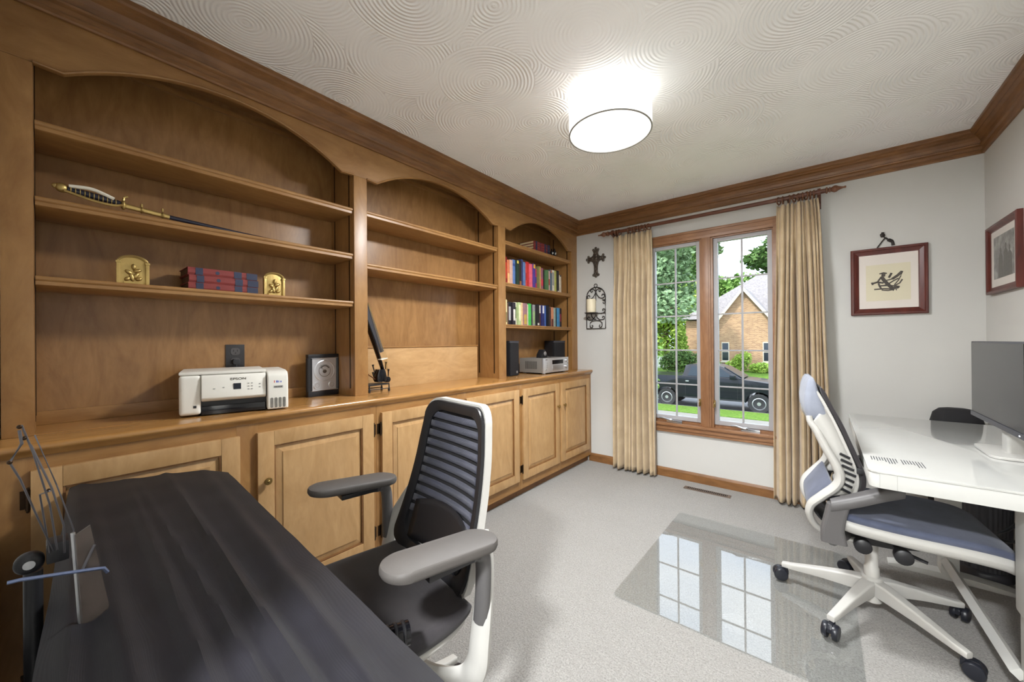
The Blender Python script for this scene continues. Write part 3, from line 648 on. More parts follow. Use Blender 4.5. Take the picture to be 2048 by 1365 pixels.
for s in (-1, 1):
    yy = [.178, .182, .190, .200, .208, .210, .206, .196, .184, .172, .155, .130, .10, .06]
    pts = [(p[0], s*yy[i], p[1]) for i, p in enumerate(upr)]
    sp = spline(pts, 6); nn = len(sp)
    MB().tube(sp, [.018 + .010*math.sin(PI*min(1, 1.2*i/nn)) for i in range(nn)], 12, flat=(.62, 1.0), up=(0, s, 0)).build('back_upright', 'chair_grey', c2, smooth=True)
    # side wing between upright and front cushion, slotted
    wing = MB(); A_ = spline([(p[0]+.006, s*.192, p[1]) for p in upr[1:8]], 5); F_ = spline([(p[0]-.006, s*(bwf(k/6.)-.004), p[1]) for k, p in enumerate(front[1:])], 5)
    m_ = min(len(A_), len(F_)); vs = []; fs = []
    for i in range(m_): vs += [A_[int(i*(len(A_)-1)/(m_-1))], F_[int(i*(len(F_)-1)/(m_-1))]]
    fs = [(2*i, 2*i+1, 2*i+3, 2*i+2) for i in range(m_-1)]
    wing.add(vs, fs).build('back_wing', 'chair_grey', c2, smooth=True, solid=.006, fixn=False)
    for k in range(7):
        zz = .735 - k*.024; f = (zz-.56)/.37
        xo = -.118 + .0 - abs(k-3)*.003; ln = .040 - abs(k-3)*.003
        MB().tube([(xo, s*.2095, zz+.006), (xo+ln, s*.2045, zz-.010)], .0052, 8).build('vent_slot', 'black_plastic', c2)
band([(-.150, .60), (-.190, .545), (-.222, .495), (-.224, .45)], -.185, .185, .010).build('lower_back_panel', 'navy_fabric', c2, smooth=True)
MB().box(-.075, -.055, -.212, .212, .665, .69).build('lumbar_bar', 'black_plastic', c2, bevel=.004)
# dark inner liner of the J-curve and mechanism
MB().tube(spline([(-.205, 0, .50), (-.205, 0, .45), (-.18, 0, .41), (-.13, 0, .378), (-.05, 0, .368)], 6), .03, 10, flat=(.4, 3.4), up=(0, 1, 0)).build('tilt_link', 'black_plastic', c2, smooth=True)
MB().prism([(-.10, .345), (-.10, .40), (.16, .395), (.20, .385), (.13, .350), (.05, .335), (-.04, .332)], 'y', -.085, .085).build('mechanism', 'black_plastic', c2, bevel=.01)
for x_, l_ in ((-.052, .175), (.065, .195)):
    MB().lathe([(.012, -.07), (.012, -l_+.05), (.026, -l_+.045), (.029, -l_+.03), (.029, -l_+.004), (.024, -l_)], (x_, 0, .355), 'y', 20).build('adjustment_knob', 'black_plastic', c2, smooth=True)
MB().tube([(.09, -.14, .352), (.12, -.165, .35), (.135, -.17, .347)], .008, 8, flat=(1.4, .6)).build('lever', 'black_plastic', c2)
for s in (-1, 1):
    y_ = s*.262
    MB().loft([[(a, y_+b_*1.0, z) for a, b_ in rrect(w, d, .012, 3, x_, 0)] for x_, z, w, d in ((-.155, .385, .085, .036), (-.160, .44, .075, .040), (-.150, .50, .070, .044), (-.140, .545, .072, .046))]).build('arm_post', 'arm_grey', c2, bevel=.0)
    MB().tube(spline([(-.10, s*.10, .365), (-.15, s*.20, .37), (-.157, s*.262, .40)], 6), .022, 10).build('arm_bracket', 'arm_grey', c2, smooth=True)
    pts = [(-.165, y_, .535), (-.08, y_-s*.006, .574), (0, y_-s*.014, .612), (.055, y_-s*.02, .632)]
    MB().loft([[(x_, y+yy_, z+h) for yy_, h in rrect(w, .048, .018, 3)] for (x_, y, z), w in zip([Vector(p) for p in spline(pts, 5)], [.055 + .02*math.sin(PI*k/15) for k in range(16)])]).build('arm_pad', 'arm_grey', c2, smooth=True)

# ------------------------------------------------------------------ mesh-back chair (local: +x forward, +y its left)
u_ = math.atan2(-.986, -.167)
c1 = thing('office_chair', 'grey and black mesh-back office chair pulled up to the covered keyboard', 'office chair', (-1.05, .60, 0), u_)
star_base(c1, (0, 0), 'chair_grey', .325, PI + math.radians(8), [math.radians(d) for d in (100, 60, 150, 190, 250)], 0, .37)
hw1 = lambda f: .235 + .03*math.sin(PI*min(1, f))
band([(-.215, .452), (-.14, .440), (.0, .437), (.15, .437), (.24, .425)], lambda f: -hw1(f), lambda f: hw1(f), .05, -.012, ends=1).build('seat_cushion', 'charcoal_fabric', c1, smooth=True)
band([(-.20, .415), (-.1, .405), (.1, .402), (.22, .40)], lambda f: -hw1(f)+.012, lambda f: hw1(f)-.012, .022, -.01, ends=1).build('seat_pan', 'chair_grey', c1, smooth=True)
MB().prism([(-.12, .33), (-.12, .40), (.14, .40), (.14, .36), (.05, .33)], 'y', -.075, .075).build('mechanism', 'black_plastic', c1, bevel=.01)
# back: outline in (y, s) along the leaning curve, s measured as z
def bx_(z): # side-view of the back: forward coordinate at height z
    return -.235 - .055*math.sin(PI*max(0, min(1, (z-.50)/.5)))*.35 - .105*max(0, z-.50)/.5
def bw_(z):
    t_ = (z-.475)/.53; return .236 - .055*t_ - .035*max(0, t_-.72)
def bcurve(y, z): return bx_(z) + .045*(y/.24)**2
def outline(inset, n=26, z0=.475, z1=1.005, rc=.065):
    pts = []; z0 += inset; z1 -= inset
    corners = []
    def side(z): return bw_(z) - inset
    L_ = [(side(z0+rc + (z1-z0-2*rc)*k/n), z0+rc + (z1-z0-2*rc)*k/n) for k in range(n+1)]
    wt, wb = side(z1-rc), side(z0+rc)
    ptsR = [(wb-rc + rc*math.sin(a), z0+rc - rc*math.cos(a)) for a in [PI/2*k/6 for k in range(6)]] + L_ + [(wt-rc + rc*math.cos(a), z1-rc + rc*math.sin(a)) for a in [PI/2*k/6 for k in range(1, 7)]]
    return ptsR + [(-y, z) for y, z in reversed(ptsR)]
o1, o2 = outline(.0), outline(.034)
def P3(y, z, d): return (bcurve(y, z) + d, y, z)
fr = MB(); rings = [[P3(y, z, d) for y, z in o] for o, d in ((o1, .006), (o1, .016), ([((a[0]+b_[0])/2, (a[1]+b_[1])/2) for a, b_ in zip(o1, o2)], .020), (o2, .014), (o2, .0), (o1, .0), (o1, .006))]
fr.loft(rings, cap=False).build('back_frame', 'black_plastic', c1, smooth=True)
osh = outline(-.008); rings = [[P3(y, z, d) for y, z in o] for o, d in ((osh, .004), (osh, -.022), (o2, -.026), (o2, -.001), (osh, .004))]
MB().loft(rings, cap=False).build('back_shell', 'chair_grey', c1, smooth=True)
# mesh: fabric ladder with gaps
nb = 11; zz0, zz1 = .60, .975
for k in range(nb):
    za = zz0 + (zz1-zz0)*k/nb; zb_ = za + (zz1-zz0)/nb*.66
    def strip(u, v, za=za, zb_=zb_):
        z = za + (zb_-za)*v; w = bw_(z) - .030; y = -w + 2*w*u; return P3(y, z - .022*(1-(2*u-1)**2)*(.3), .008)
    MB().grid(strip, 12, 2).build('mesh_band', 'navy_mesh', c1, smooth=True, solid=.003, fixn=False)
def sheet(u, v):
    z = .50 + (.985-.50)*v; w = bw_(z) - .026; y = -w + 2*w*u; return P3(y, z, .001)
MB().grid(sheet, 12, 16).build('mesh_backing', 'black_bag', c1, smooth=True, fixn=False)
def lum(u, v):
    w = .165; y = -w + 2*w*u; z = .515 + v*(.125 + .025*(1-(2*u-1)**2)); return P3(y, z, .008)
MB().grid(lum, 12, 6).build('lumbar_pad', 'black_plastic', c1, smooth=True, solid=.008, fixn=False)
for s in (-1, 1):
    J = [(-.262, s*.226, .66), (-.245, s*.262, .60), (-.215, s*.292, .52), (-.195, s*.300, .42), (-.185, s*.298, .355), (-.165, s*.270, .305), (-.12, s*.20, .292), (-.06, s*.11, .325), (-.02, s*.06, .35)]
    sp = spline(J, 6); nn = len(sp)
    MB().tube(sp, [.020 + .012*math.sin(PI*i/nn) for i in range(nn)], 12, flat=(1.15, .8), up=(1, 0, 0)).build('back_upright', 'chair_grey', c1, smooth=True)
    ap = [(-.196, s*.302, .47), (-.198, s*.310, .56), (-.196, s*.314, .635), (-.180, s*.316, .662), (-.14, s*.316, .672)]
    MB().tube(spline(ap, 6), .0235, 12, flat=(1.0, .85), up=(1, 0, 0)).build('arm_post', 'arm_grey', c1, smooth=True)
    yc = s*.312
    prof = rrect(.315, .108, .052, 8, -.075, 0)
    padm = MB().loft([[( -.075 + (x+.075)*q, yc + y*q, z + .010*((x+.075)/.15)) for x, y in prof] for q, z in ((.92, .684), (.98, .687), (1.0, .693), (1.0, .702), (.98, .708), (.93, .711))])
    padm.build('arm_pad', 'arm_taupe', c1, smooth=True)
    B(-.15, -.02, yc-.03, yc+.03, .660, .676).build('arm_slide', 'black_plastic', c1, bevel=.003)
# ------------------------------------------------------------------ keyboard under a black cloth
ka = math.radians(-3.4)
kb = thing('covered_keyboard', 'long keyboard piano draped in a black cloth in front of the camera', 'keyboard piano', (-1.02, .182, 0), ka)
KL, KR, KN, KF, KZ = -.782, .78, -.178, .185, .78       # local extents
rk = random.Random(11)
def kz(x, y):
    z = KZ
    for (yr, am, wd, sl) in ((-.03, .010, .012, .03), (.055, .015, .011, .02), (.118, .010, .016, -.015), (-.10, .014, .018, .05), (-.150, .010, .012, .01), (.01, .007, .008, .05)):
        d = (y - (yr + sl*(x-.2)))/wd; z += am*math.exp(-d*d)*(.35 + .65*max(0, min(1, (x+.75)/.8)))
    z += .003*noise.noise(Vector((x*3, y*9, 1.3))) + .002*noise.noise(Vector((x*9, y*20, 5)))
    if y > .11: z -= .010*((y-.11)/.075)**2
    if x < -.60: z -= .004*((-.60-x)/.2)
    return z
def cl(u, v):
    s_ = -.28 + v*.93          # arc parameter across: drape / top / drape
    if s_ < 0: y = KN - .001*(1+math.sin(u*23)); z0_ = s_*2.0
    elif s_ > .37: y = KF + .004 + .02*math.sin((s_-.37)*6)*(1+.4*math.sin(u*27)); z0_ = -(s_-.37)*.75
    else: y = KN + s_; z0_ = 0
    x = KL + (KR-KL)*u
    # the far end is cut at a slant: its back corner reaches further
    xe = KL + max(0, (y-KN)/.37)**2*.17
    x = xe + (KR-xe)*u
    z = kz(x, max(KN, min(KF, y))) + z0_*.98
    return (x, y + .010*math.sin(x*31+z*4)*(1 if s_ > .37 else 0)*min(1, abs(z0_)*3), max(.06, z))
MB().grid(cl, 110, 120).build('cloth', 'black_cloth', kb, smooth=True, fixn=False)
def endc(u, v):
    y = KN + .37*u; xe = KL + max(0, (y-KN)/.37)**2*.17; return (xe - .006*math.sin(v*1.6)*(1+.3*math.sin(u*19)), y, kz(xe, y) - v*.60)
MB().grid(endc, 24, 12).build('cloth_end', 'black_cloth', kb, smooth=True, fixn=False)
B(KL+.19, KR-.03, KN+.02, KF-.02, .66, .762).build('keyboard_case', 'black_plastic', kb, bevel=.01)
for x_ in (-.35, .45):
    MB().tube([(x_, KN+.03, .02), (x_, KF-.03, .655)], .016, 8).tube([(x_, KF-.03, .02), (x_, KN+.03, .655)], .016, 8).tube([(x_, KN-.0, .018), (x_, KN+.06, .018)], .017, 8).tube([(x_, KF-.06, .018), (x_, KF, .018)], .017, 8).build('stand_leg', 'black_plastic', kb, smooth=True)
st_ = MB().tube([(.16, .15, .545), (.235, .375, .535)], .026, 16).build('stand_arm', 'black_gloss', kb, smooth=True)
for q in range(4): MB().lathe([(.0265, -.004), (.0285, -.002), (.0285, .002), (.0265, .004)], (0, 0, 0), 'z', 16).xf(Matrix.Translation((.16+.075*(.72+.075*q), .15+.225*(.72+.075*q), .545-.01*(.72+.075*q))) @ Vector((.075, .225, -.01)).to_track_quat('Z', 'Y').to_matrix().to_4x4()).build('grip_rib', 'black_plastic', st_, smooth=True)
# ------------------------------------------------------------------ folding music stand
ms = thing('music_stand', 'folded wire music stand with smoky plastic tray beside the covered keyboard', 'music stand', (-1.05, -.02, 0))
px, py = -1.05, -.012
MB().lathe([(.0125, .02), (.0125, .62), (.011, .625), (.011, .835)], (px, py, 0), 'z', 16).build('pole', 'black_plastic', ms, True, smooth=True)
for k in range(3):
    a = k*2*PI/3 + .5; MB().tube([(px, py, .12), (px+.10*math.cos(a), py+.06*math.sin(a), .01)], .006, 8).build('foot_leg', 'black_plastic', ms, True)
kn = MB().lathe([(.005, -.012), (.014, -.010), (.017, -.006), (.017, .006), (.014, .010), (.008, .012)], (px+.012, py-.004, .855), 'x', 24).build('clamp_knob', 'black_plastic', ms, True, smooth=True)
MB().lathe([(.007, .012), (.007, .0145), (.001, .0146)], (px+.012, py-.004, .855), 'x', 16).build('knob_cap', 'silver', kn, True)
MB().box(px-.01, px+.03, py+.014, py+.040, .848, .882).build('hinge_block', 'black_plastic', ms, True, bevel=.004)
cx_ = -.965
def wire(name, pts, r=.0013, mat='stand_wire', n=6): MB().tube([Vector(p) for p in pts], r, 8).build(name, mat, ms, True, smooth=True)
# folded lattice rising to the upper left, towards the camera
wire('lattice_wire', [(-1.02, .010, .87), (-.97, -.006, .945), (-.93, -.022, 1.02), (-.91, -.031, 1.052)])
wire('lattice_wire', [(-1.02, .014, .87), (-.96, .006, .965), (-.92, -.010, 1.06), (-.90, -.020, 1.105)])
wire('lattice_wire', [(-1.01, .022, .865), (-.95, .020, .93), (-.92, .008, 1.00), (-.90, -.012, 1.075)])
wire('lattice_wire', [(-.99, .030, .86), (-.93, .030, .925), (-.90, .012, 1.01), (-.89, -.008, 1.09)], .0009)
wire('lattice_wire', [(-1.02, .006, .868), (-.96, -.004, .985), (-.95, .006, .99)], .0012)
wire('lattice_wire', [(-.91, -.031, 1.052), (-.905, -.020, 1.078), (-.90, -.022, 1.098)], .0018)
for p in ((-.91, -.031, 1.052), (-.905, -.018, 1.085), (-.90, -.022, 1.103), (-.955, .005, .99)):
    MB().ell(p, (.003, .003, .003), 10, 6).build('rivet', 'bronze_dark', ms, True, smooth=True)
tray = MB().prism([(.030, .926), (.046, .936), (.066, .800), (.062, .778), (.036, .770)], 'x', -.902, -.898)
tray.build('tray', 'smoke_plastic', ms, True)
wire('tray_edge', [(-.902, .028, .93), (-.902, .036, .77)], .0026, 'silver')
wire('page_arm', [(-.885, -.033, .889), (-.885, -.022, .888), (-.89, .050, .868), (-.892, .060, .864), (-.894, .064, .855)], .0026, 'stand_blue')
wire('page_clip', [(-.895, .036, .868), (-.893, .050, .905)], .0018, 'stand_wire')
# ------------------------------------------------------------------ text helper: flat print on objects
def text(name, s, size, mat, parent, loc, rot, thick=.0003, sx=1.0):
    cu = bpy.data.curves.new(name, 'FONT'); cu.body = s; cu.size = size; cu.extrude = thick; cu.align_x = 'CENTER'; cu.align_y = 'CENTER'
    tmp = bpy.data.objects.new(name, cu); C.objects.link(tmp)
    dg = bpy.context.evaluated_depsgraph_get(); me = bpy.data.meshes.new_from_object(tmp.evaluated_get(dg))
    bpy.data.objects.remove(tmp); o = bpy.data.objects.new(name, me); C.objects.link(o); me.materials.clear(); me.materials.append(M[mat])
    o.parent = parent; o.location = loc; o.rotation_euler = rot; o.scale = (sx, 1, 1); return o
RX = (PI/2, 0, PI/2)      # reads along +y, faces +x
# ------------------------------------------------------------------ sword on the second shelf
sz = 1.712
sd = thing('sword', 'dress sword with gold hilt in a dark scabbard on the second shelf', 'sword', (-2.012, .30, sz))
z0 = .030
def SX(y): return .006 - .10*max(0, y+.12)
MB().tube([(SX(-.245)+.0, -.245, .045), (SX(-.20), -.20, .040), (SX(-.15), -.15, .034), (SX(-.118), -.118, .030)], [.010, .0125, .0125, .010], 12).build('grip', 'navy_scabbard', sd, smooth=True)
for k in range(11):
    y = -.238 + k*.0108; MB().lathe([(.0128, -.0012), (.0138, 0), (.0128, .0012)], (SX(y), y, .0445-.0115*k/10*1.25), 'y', 12).build('grip_wire', 'brass', sd, smooth=True)
MB().ell((SX(-.26), -.258, .047), (.014, .016, .016)).ell((SX(-.25), -.272, .050), (.007, .009, .009)).build('pommel', 'brass', sd, smooth=True)
MB().tube(spline([(SX(-.25)+.012, -.252, .036), (SX(-.2)+.03, -.19, .016), (SX(-.15)+.03, -.14, .012), (SX(-.12)+.006, -.112, .026)], 6), .0045, 8).tube(spline([(SX(-.112), -.112, .026), (SX(-.11), -.108, .055), (SX(-.105), -.098, .062)], 5), .004, 8).ell((SX(-.11), -.110, .028), (.014, .008, .018)).build('guard', 'brass', sd, smooth=True)
MB().tube(spline([(SX(-.24)+.006, -.242, .056), (SX(-.2)+.01, -.195, .060), (SX(-.17)+.01, -.165, .053), (SX(-.15)+.012, -.135, .040)], 6), .006, 8).build('sword_knot', 'cord_white', sd, smooth=True)
MB().tube([(SX(-.11), -.108, .026), (SX(.02), .02, .018)], .0095, 12, flat=(.7, 1)).build('scabbard_mount', 'brass', sd, smooth=True)
for y in (-.06, 0.0): MB().lathe([(.0095, -.004), (.0125, 0), (.0095, .004)], (SX(y), y, .0225-.05*(y+.06)), 'y', 12).tube([(SX(y), y, .034), (SX(y), y, .046)], .004, 6).build('carrying_ring', 'brass', sd, smooth=True)
MB().tube([(SX(.02), .02, .018), (SX(.25), .25, .011), (SX(.50), .50, .0085)], [.0085, .0075, .006], 12, flat=(.7, 1)).build('scabbard', 'navy_scabbard', sd, smooth=True)
MB().tube([(SX(.50), .50, .0085), (SX(.55), .55, .0075)], [.0068, .005], 10).build('scabbard_tip', 'brass', sd, smooth=True)
# ------------------------------------------------------------------ brass bookends (plain arched plaques with a rounded leaf relief)
def bookend(y, lab):
    b_ = thing('bookend', lab, 'bookend', (-2.085, y, 1.450), 0, 'brass bookends on the third shelf')
    w, h = .045, .118
    out = [(-w, 0), (w, 0), (w, .088)] + [(w*math.cos(a), .088 + .030*math.sin(a)) for a in [PI*k/12 for k in range(1, 12)]] + [(-w, .088)]
    MB().prism(out, 'x', -.006, .006).build('plaque', 'brass', b_, bevel=.002)
    B(-.050, .006, -w, w, .0, .003).build('base_plate', 'brass', b_)
    for s in (-1, 1): MB().box(.006, .013, s*.041-.005, s*.041+.005, 0, .088).box(.006, .015, s*.041-.007, s*.041+.007, .086, .094).build('pilaster', 'brass', b_, bevel=.0015)
    MB().tube([(.009, w*math.cos(a)*.93, .090 + .026*math.sin(a)) for a in [PI*k/12 for k in range(13)]], .0045, 6).build('arch_moulding', 'brass', b_, smooth=True)
    lf = MB()
    for (a, l_, yy, zz) in ((.2, .030, -.004, .034), (-.5, .026, .008, .040), (.9, .022, -.012, .052), (1.9, .022, .012, .060), (.1, .020, .002, .074), (-1.1, .018, .016, .028), (2.4, .018, -.016, .026)):
        lf.add(*(lambda m_: (m_.v, m_.f))(MB().ell((0, 0, 0), (.007, .0075, l_*.6)).xf(Matrix.Translation((.009, yy, zz)) @ Matrix.Rotation(a, 4, 'X'))))
    lf.box(.006, .014, -.026, .026, .003, .016); lf.build('leaf_relief', 'brass', b_, smooth=True)
bookend(.222, 'brass arched bookend left of the stacked red books'); bookend(.715, 'brass arched bookend right of the stacked red books')
# ------------------------------------------------------------------ books
plain('book_red', lin(126, 46, 42), 0.6, var=0.12, vs=25); plain('book_navy', lin(38, 46, 72), 0.6, var=0.1, vs=25); plain('page_edge', lin(206, 182, 140), 0.85, var=0.08, vs=60); plain('page_dark', lin(96, 70, 48), 0.85, var=0.1, vs=60)
def flat_book(loc, rz, L_, D_, T_, lab, grp, pg='page_edge'):
    """lying book: spine faces +x, length along y"""
    b_ = thing('book', lab, 'book', loc, rz, grp)
    MB().box(-D_, 0, -L_/2, L_/2, 0, .003).box(-D_, 0, -L_/2, L_/2, T_-.003, T_).loft([[(x, y, z) for x, z in ((-.004, 0), (.001, .0015), (.004, T_*.3), (.004, T_*.7), (.001, T_-.0015), (-.004, T_))] for y in (-L_/2, L_/2)]).build('cover', 'book_red', b_)
    B(-D_+.004, -.004, -L_/2+.004, L_/2-.004, .003, T_-.003).build('pages', pg, b_)
    for a, w in ((-.40, .10), (.14, .115), (.33, .17)): B(.0035, .0047, (a)*L_, (a+w)*L_, .0015, T_-.0015).build('spine_label', 'book_navy', b_)
    MB().lathe([(.0075, 0), (.0075, .0008)], (.004, -.10*L_, T_/2), 'x', 14).build('spine_emblem', 'book_navy', b_)
names3 = ['bottom', 'middle', 'top']
for k in range(3): flat_book((-2.045-.004*k, .508+.003*(k % 2), 1.450+.0325*k), 0, .252, .155, .0320, 'red and navy hardback lying %s in the stack between the bookends' % ['at the bottom', 'in the middle', 'on top'][k], 'stacked hardbacks between the bookends', 'page_dark')
for k in range(4): flat_book((-2.030, 2.955, 2.048+.0245*k), .0, .262, .165, .0240, 'red and navy hardback, %s of the stack under the far arch' % ['lowest', 'second from below', 'third from below', 'topmost'][k], 'stacked hardbacks under the far arch')
cols = {}
def bcol(r, g, b_):
    k = 'book_%d_%d_%d' % (r, g, b_)
    if k not in M: plain(k, lin(r, g, b_), 0.45, var=0.15, vs=30)
    return k
def row(zs, y0, y1, books, rowname, rnd):
    tot = sum(b_[2] for b_ in books); sc = (y1-y0)/tot; y = y0; grp = 'books in the ' + rowname
    for i, (cn, rgb, w, h, band_) in enumerate(books):
        w_ = w*sc - .0008; xf_ = -2.045 + rnd.uniform(-.012, .012); dp = .13
        b_ = thing('book', '%s book, %s from the left in the %s' % (cn, ORD[i], rowname), 'book', (xf_, y + w_/2, zs), 0, grp)
        k = bcol(*rgb); t_ = min(.0025, w_*.2)
        MB().box(-dp, 0, -w_/2, -w_/2+t_, 0, h).box(-dp, 0, w_/2-t_, w_/2, 0, h).loft([[(x, yy, z) for x, yy in ((-.003, -w_/2), (.0015, -w_/2+.001), (.003, -w_*.25), (.003, w_*.25), (.0015, w_/2-.001), (-.003, w_/2))] for z in (0, h)]).build('cover', k, b_)
        B(-dp+.003, -.003, -w_/2+t_, w_/2-t_, .002, h-.003).build('pages', 'page_edge', b_)
        if band_:
            z0_, z1_, bc = band_; B(.0028, .0038, -w_*.32, w_*.32, z0_*h, z1_*h).build('spine_print', bcol(*bc), b_)
        y += w*sc
rb = random.Random(21)
BK, WH = (34, 32, 36), (220, 214, 204)
row1 = [('black', (30,30,34), .9, .20, (.45,.95,WH)), ('dark red', (128,34,30), 1.2, .225, (.2,.8,(190,60,40))), ('orange and tan', (206,120,82), 1.1, .205, (.05,.45,(228,180,120))), ('pink beige', (206,166,150), 1.3, .212, None), ('blue', (92,122,178), 1.3, .222, (.75,.85,(60,80,140))), ('dark green', (38,58,44), 1.0, .220, (.88,.99,(226,204,90))), ('black and brown', (46,40,36), 1.1, .222, (.0,.2,(150,96,60))), ('navy', (52,62,112), .9, .240, None), ('steel blue', (96,124,168), 1.1, .222, None), ('coral red', (206,76,70), .8, .215, (.3,.6,(160,40,44))), ('red', (192,52,50), 1.2, .235, None), ('pink', (226,104,122), 1.3, .222, None), ('violet', (84,60,140), 1.2, .228, (.82,.98,(230,180,60))), ('crimson', (200,44,88), 1.0, .19, (.3,.6,(60,60,150))), ('olive', (122,120,74), .8, .214, None), ('yellow', (214,176,92), 1.1, .220, None), ('purple', (150,92,110), 1.2, .210, (.2,.5,(210,60,70))), ('black', BK, .8, .195, None), ('green', (84,118,78), 1.2, .200, None), ('white and red', (214,176,164), .9, .196, (.3,.6,(170,70,50))), ('slate', (82,98,112), 1.0, .212, (.85,.98,(180,110,80))), ('cream', (220,214,198), 1.5, .215, (.3,.9,(150,150,150))), ('lime green', (178,180,96), 1.8, .218, None), ('black', BK, 1.1, .224, (.0,.1,WH)), ('pale tan', (206,192,172), 1.1, .182, (.93,1.0,(30,30,30)))]
row(1.706, 2.385, 3.318, row1, 'upper row of books', rb)
row2 = [('black', BK, .7, .200, None), ('cream', (214,200,150), .9, .208, (.1,.5,(120,110,70))), ('brown', (92,62,48), .9, .185, None), ('black', (30,28,30), 1.2, .195, (.2,.8,(170,166,166))), ('charcoal', (44,38,46), 1.1, .192, (.2,.7,WH)), ('white', (212,206,188), .9, .198, (.3,.8,(90,110,60))), ('pale green', (176,192,140), 1.1, .198, (.2,.9,(226,220,180))), ('peach', (226,188,142), 1.1, .200, None), ('mauve and gold', (150,112,118), 1.7, .198, (.05,.5,(190,160,80))), ('cream', (214,204,176), .6, .19, None), ('bright green', (70,180,84), 1.1, .200, None), ('dark plum', (64,48,62), .8, .196, None), ('grey and green', (150,150,150), 1.3, .196, (.1,.7,(150,180,120))), ('black', BK, 1.1, .200, (.05,.14,WH)), ('maroon', (84,54,54), 1.2, .205, (.6,.95,WH)), ('navy and white', (46,50,104), 1.1, .198, (.62,.98,(220,220,228))), ('cobalt blue', (74,104,172), 1.3, .200, None), ('black', (26,26,30), .8, .205, None), ('dusky brown', (62,48,52), .9, .186, None), ('orange', (196,130,96), 1.4, .190, (.0,.4,(96,50,44))), ('sage', (140,158,150), 1.0, .188, None), ('dark teal', (40,60,66), .8, .184, None), ('light blue', (64,128,172), 1.3, .190, None), ('black and red', (40,26,32), 1.6, .192, (.3,.7,(130,44,54)))]
row(1.364, 2.385, 3.332, row2, 'lower row of books', rb)
# dark and white ornaments beside the far stack
for k, (y, h, lab) in enumerate(((3.125, .075, 'small black and white ornament right beside the books under the far arch'), (3.175, .085, 'small dark glass ornament at the right of the shelf under the far arch'))):
    o_ = thing('ornament', lab, 'ornament', (-2.03, y, 2.048))
    MB().lathe([(.014, 0), (.017, .004), (.008, .012), (.014, h*.4), (.016, h*.55), (.008, h*.8), (.005, h)], n=14).build('body', 'black_gloss', o_, smooth=True)
    MB().ell((.010, 0, h*.42), (.008, .009, h*.16)).build('pale_inlay', 'chair_grey', o_, smooth=True)  # pale grey lobe on the front of the dark body
# ------------------------------------------------------------------ outlet on the back panel
ot = thing('wall_outlet', 'black wall outlet with a plug above the printer', 'outlet', (XB, .595, 1.16))
B(0, .006, -.039, .039, -.058, .058).build('cover_plate', 'outlet_black', ot, bevel=.002)
for zz in (.024, -.024):
    rc = MB().prism(rrect(.038, .034, .012, 4, 0, zz), 'x', .006, .0085).build('receptacle', 'outlet_face', ot)
    for yy in (-.008, .008): B(.0085, .0088, yy-.0014, yy+.0014, zz-.001, zz+.009).build('slot', 'vent_dark', rc)
    MB().lathe([(.003, 0), (.003, .0004)], (.0085, 0, zz-.008), 'x', 10).build('slot', 'vent_dark', rc)
pg = thing('power_plug', 'black power plug pushed into the lower outlet socket', 'plug', (XB+.0095, .592, 1.134))
MB().prism(rrect(.028, .026, .008, 3), 'x', .001, .026).build('plug_body', 'black_plastic', pg, bevel=.003)
MB().tube(spline([(.02, 0, -.01), (.026, 0, -.05), (.014, .01, -.12), (.02, .03, -.19)], 5), .0035, 8).build('cord', 'black_plastic', pg, smooth=True)
# ------------------------------------------------------------------ printer (local: front faces +x, width along y)
pr_ = thing('printer', 'white inkjet printer with ink tank windows on the counter', 'printer', (-2.045, .545, ZK), math.radians(-13))
def pbox(x0, x1, y0, y1, z0, z1, r): return MB().box(x0, x1, y0, y1, z0, z1)
pbox(-.165, .128, -.186, -.118, .008, .168, 0).build('left_body', 'printer_white', pr_, bevel=.018, seg=4)
pbox(-.165, .118, -.120, .105, .060, .168, 0).build('body', 'printer_white', pr_, bevel=.006)
B(-.155, .10, -.119, .104, .002, .060).build('paper_bay', 'black_plastic', pr_)
B(.09, .121, -.117, .103, .004, .038).build('paper_tray', 'black_gloss', pr_, bevel=.003)
B(-.17, .125, -.186, .105, .1685, .181).build('scanner_lid', 'printer_white', pr_, bevel=.005)
fp_ = MB().prism([(.118, .058), (.134, .064), (.142, .072), (.134, .155), (.126, .166), (.118, .166)], 'y', -.116, .103).build('control_panel', 'printer_white', pr_, bevel=.004)
MB().loft([[(x, y, z) for x, z in ((-.165, .006), (.150, .006), (.150, .135), (.146, .155), (.13, .168), (.08, .174), (-.165, .174))] for y in (.107, .186)]).build('ink_tank', 'printer_white', pr_, bevel=.007, seg=3)
for k in range(4): MB().prism(rrect(.011, .044, .005, 4, .1235+.0155*k, .034), 'x', .1495, .1512).build('ink_window', 'ink_window', pr_)
B(.1495, .1508, .130, .166, .098, .108).build('tank_label', 'print_grey', pr_)
for k in range(5): B(.1508, .1511, .1335+.006*k, .1375+.006*k, .1005, .1055).build('label_print', 'ink', pr_)
for k, (c_, w_) in enumerate((('print_red', .003), ('print_blue', .006), ('print_blue', .003), ('print_blue', .004))): B(.1495, .1503, .132+.008*k, .132+.008*k+w_, .121, .131-.001*k).build('tank_mark', c_, pr_)
sl = math.atan2(.008, .083)
tl = Matrix.Rotation(-sl, 4, 'Y')
def onp(z): return .1425 - (z-.072)*.008/.083
text('maker_name', 'EPSON', .0145, 'ink', pr_, (onp(.146)+.0004, .005, .146), (PI/2-sl*0, 0, PI/2), sx=1.25)
B(onp(.115)-.002, onp(.115)+.0012, -.012, .014, .103, .128).build('display', 'lcd', pr_)
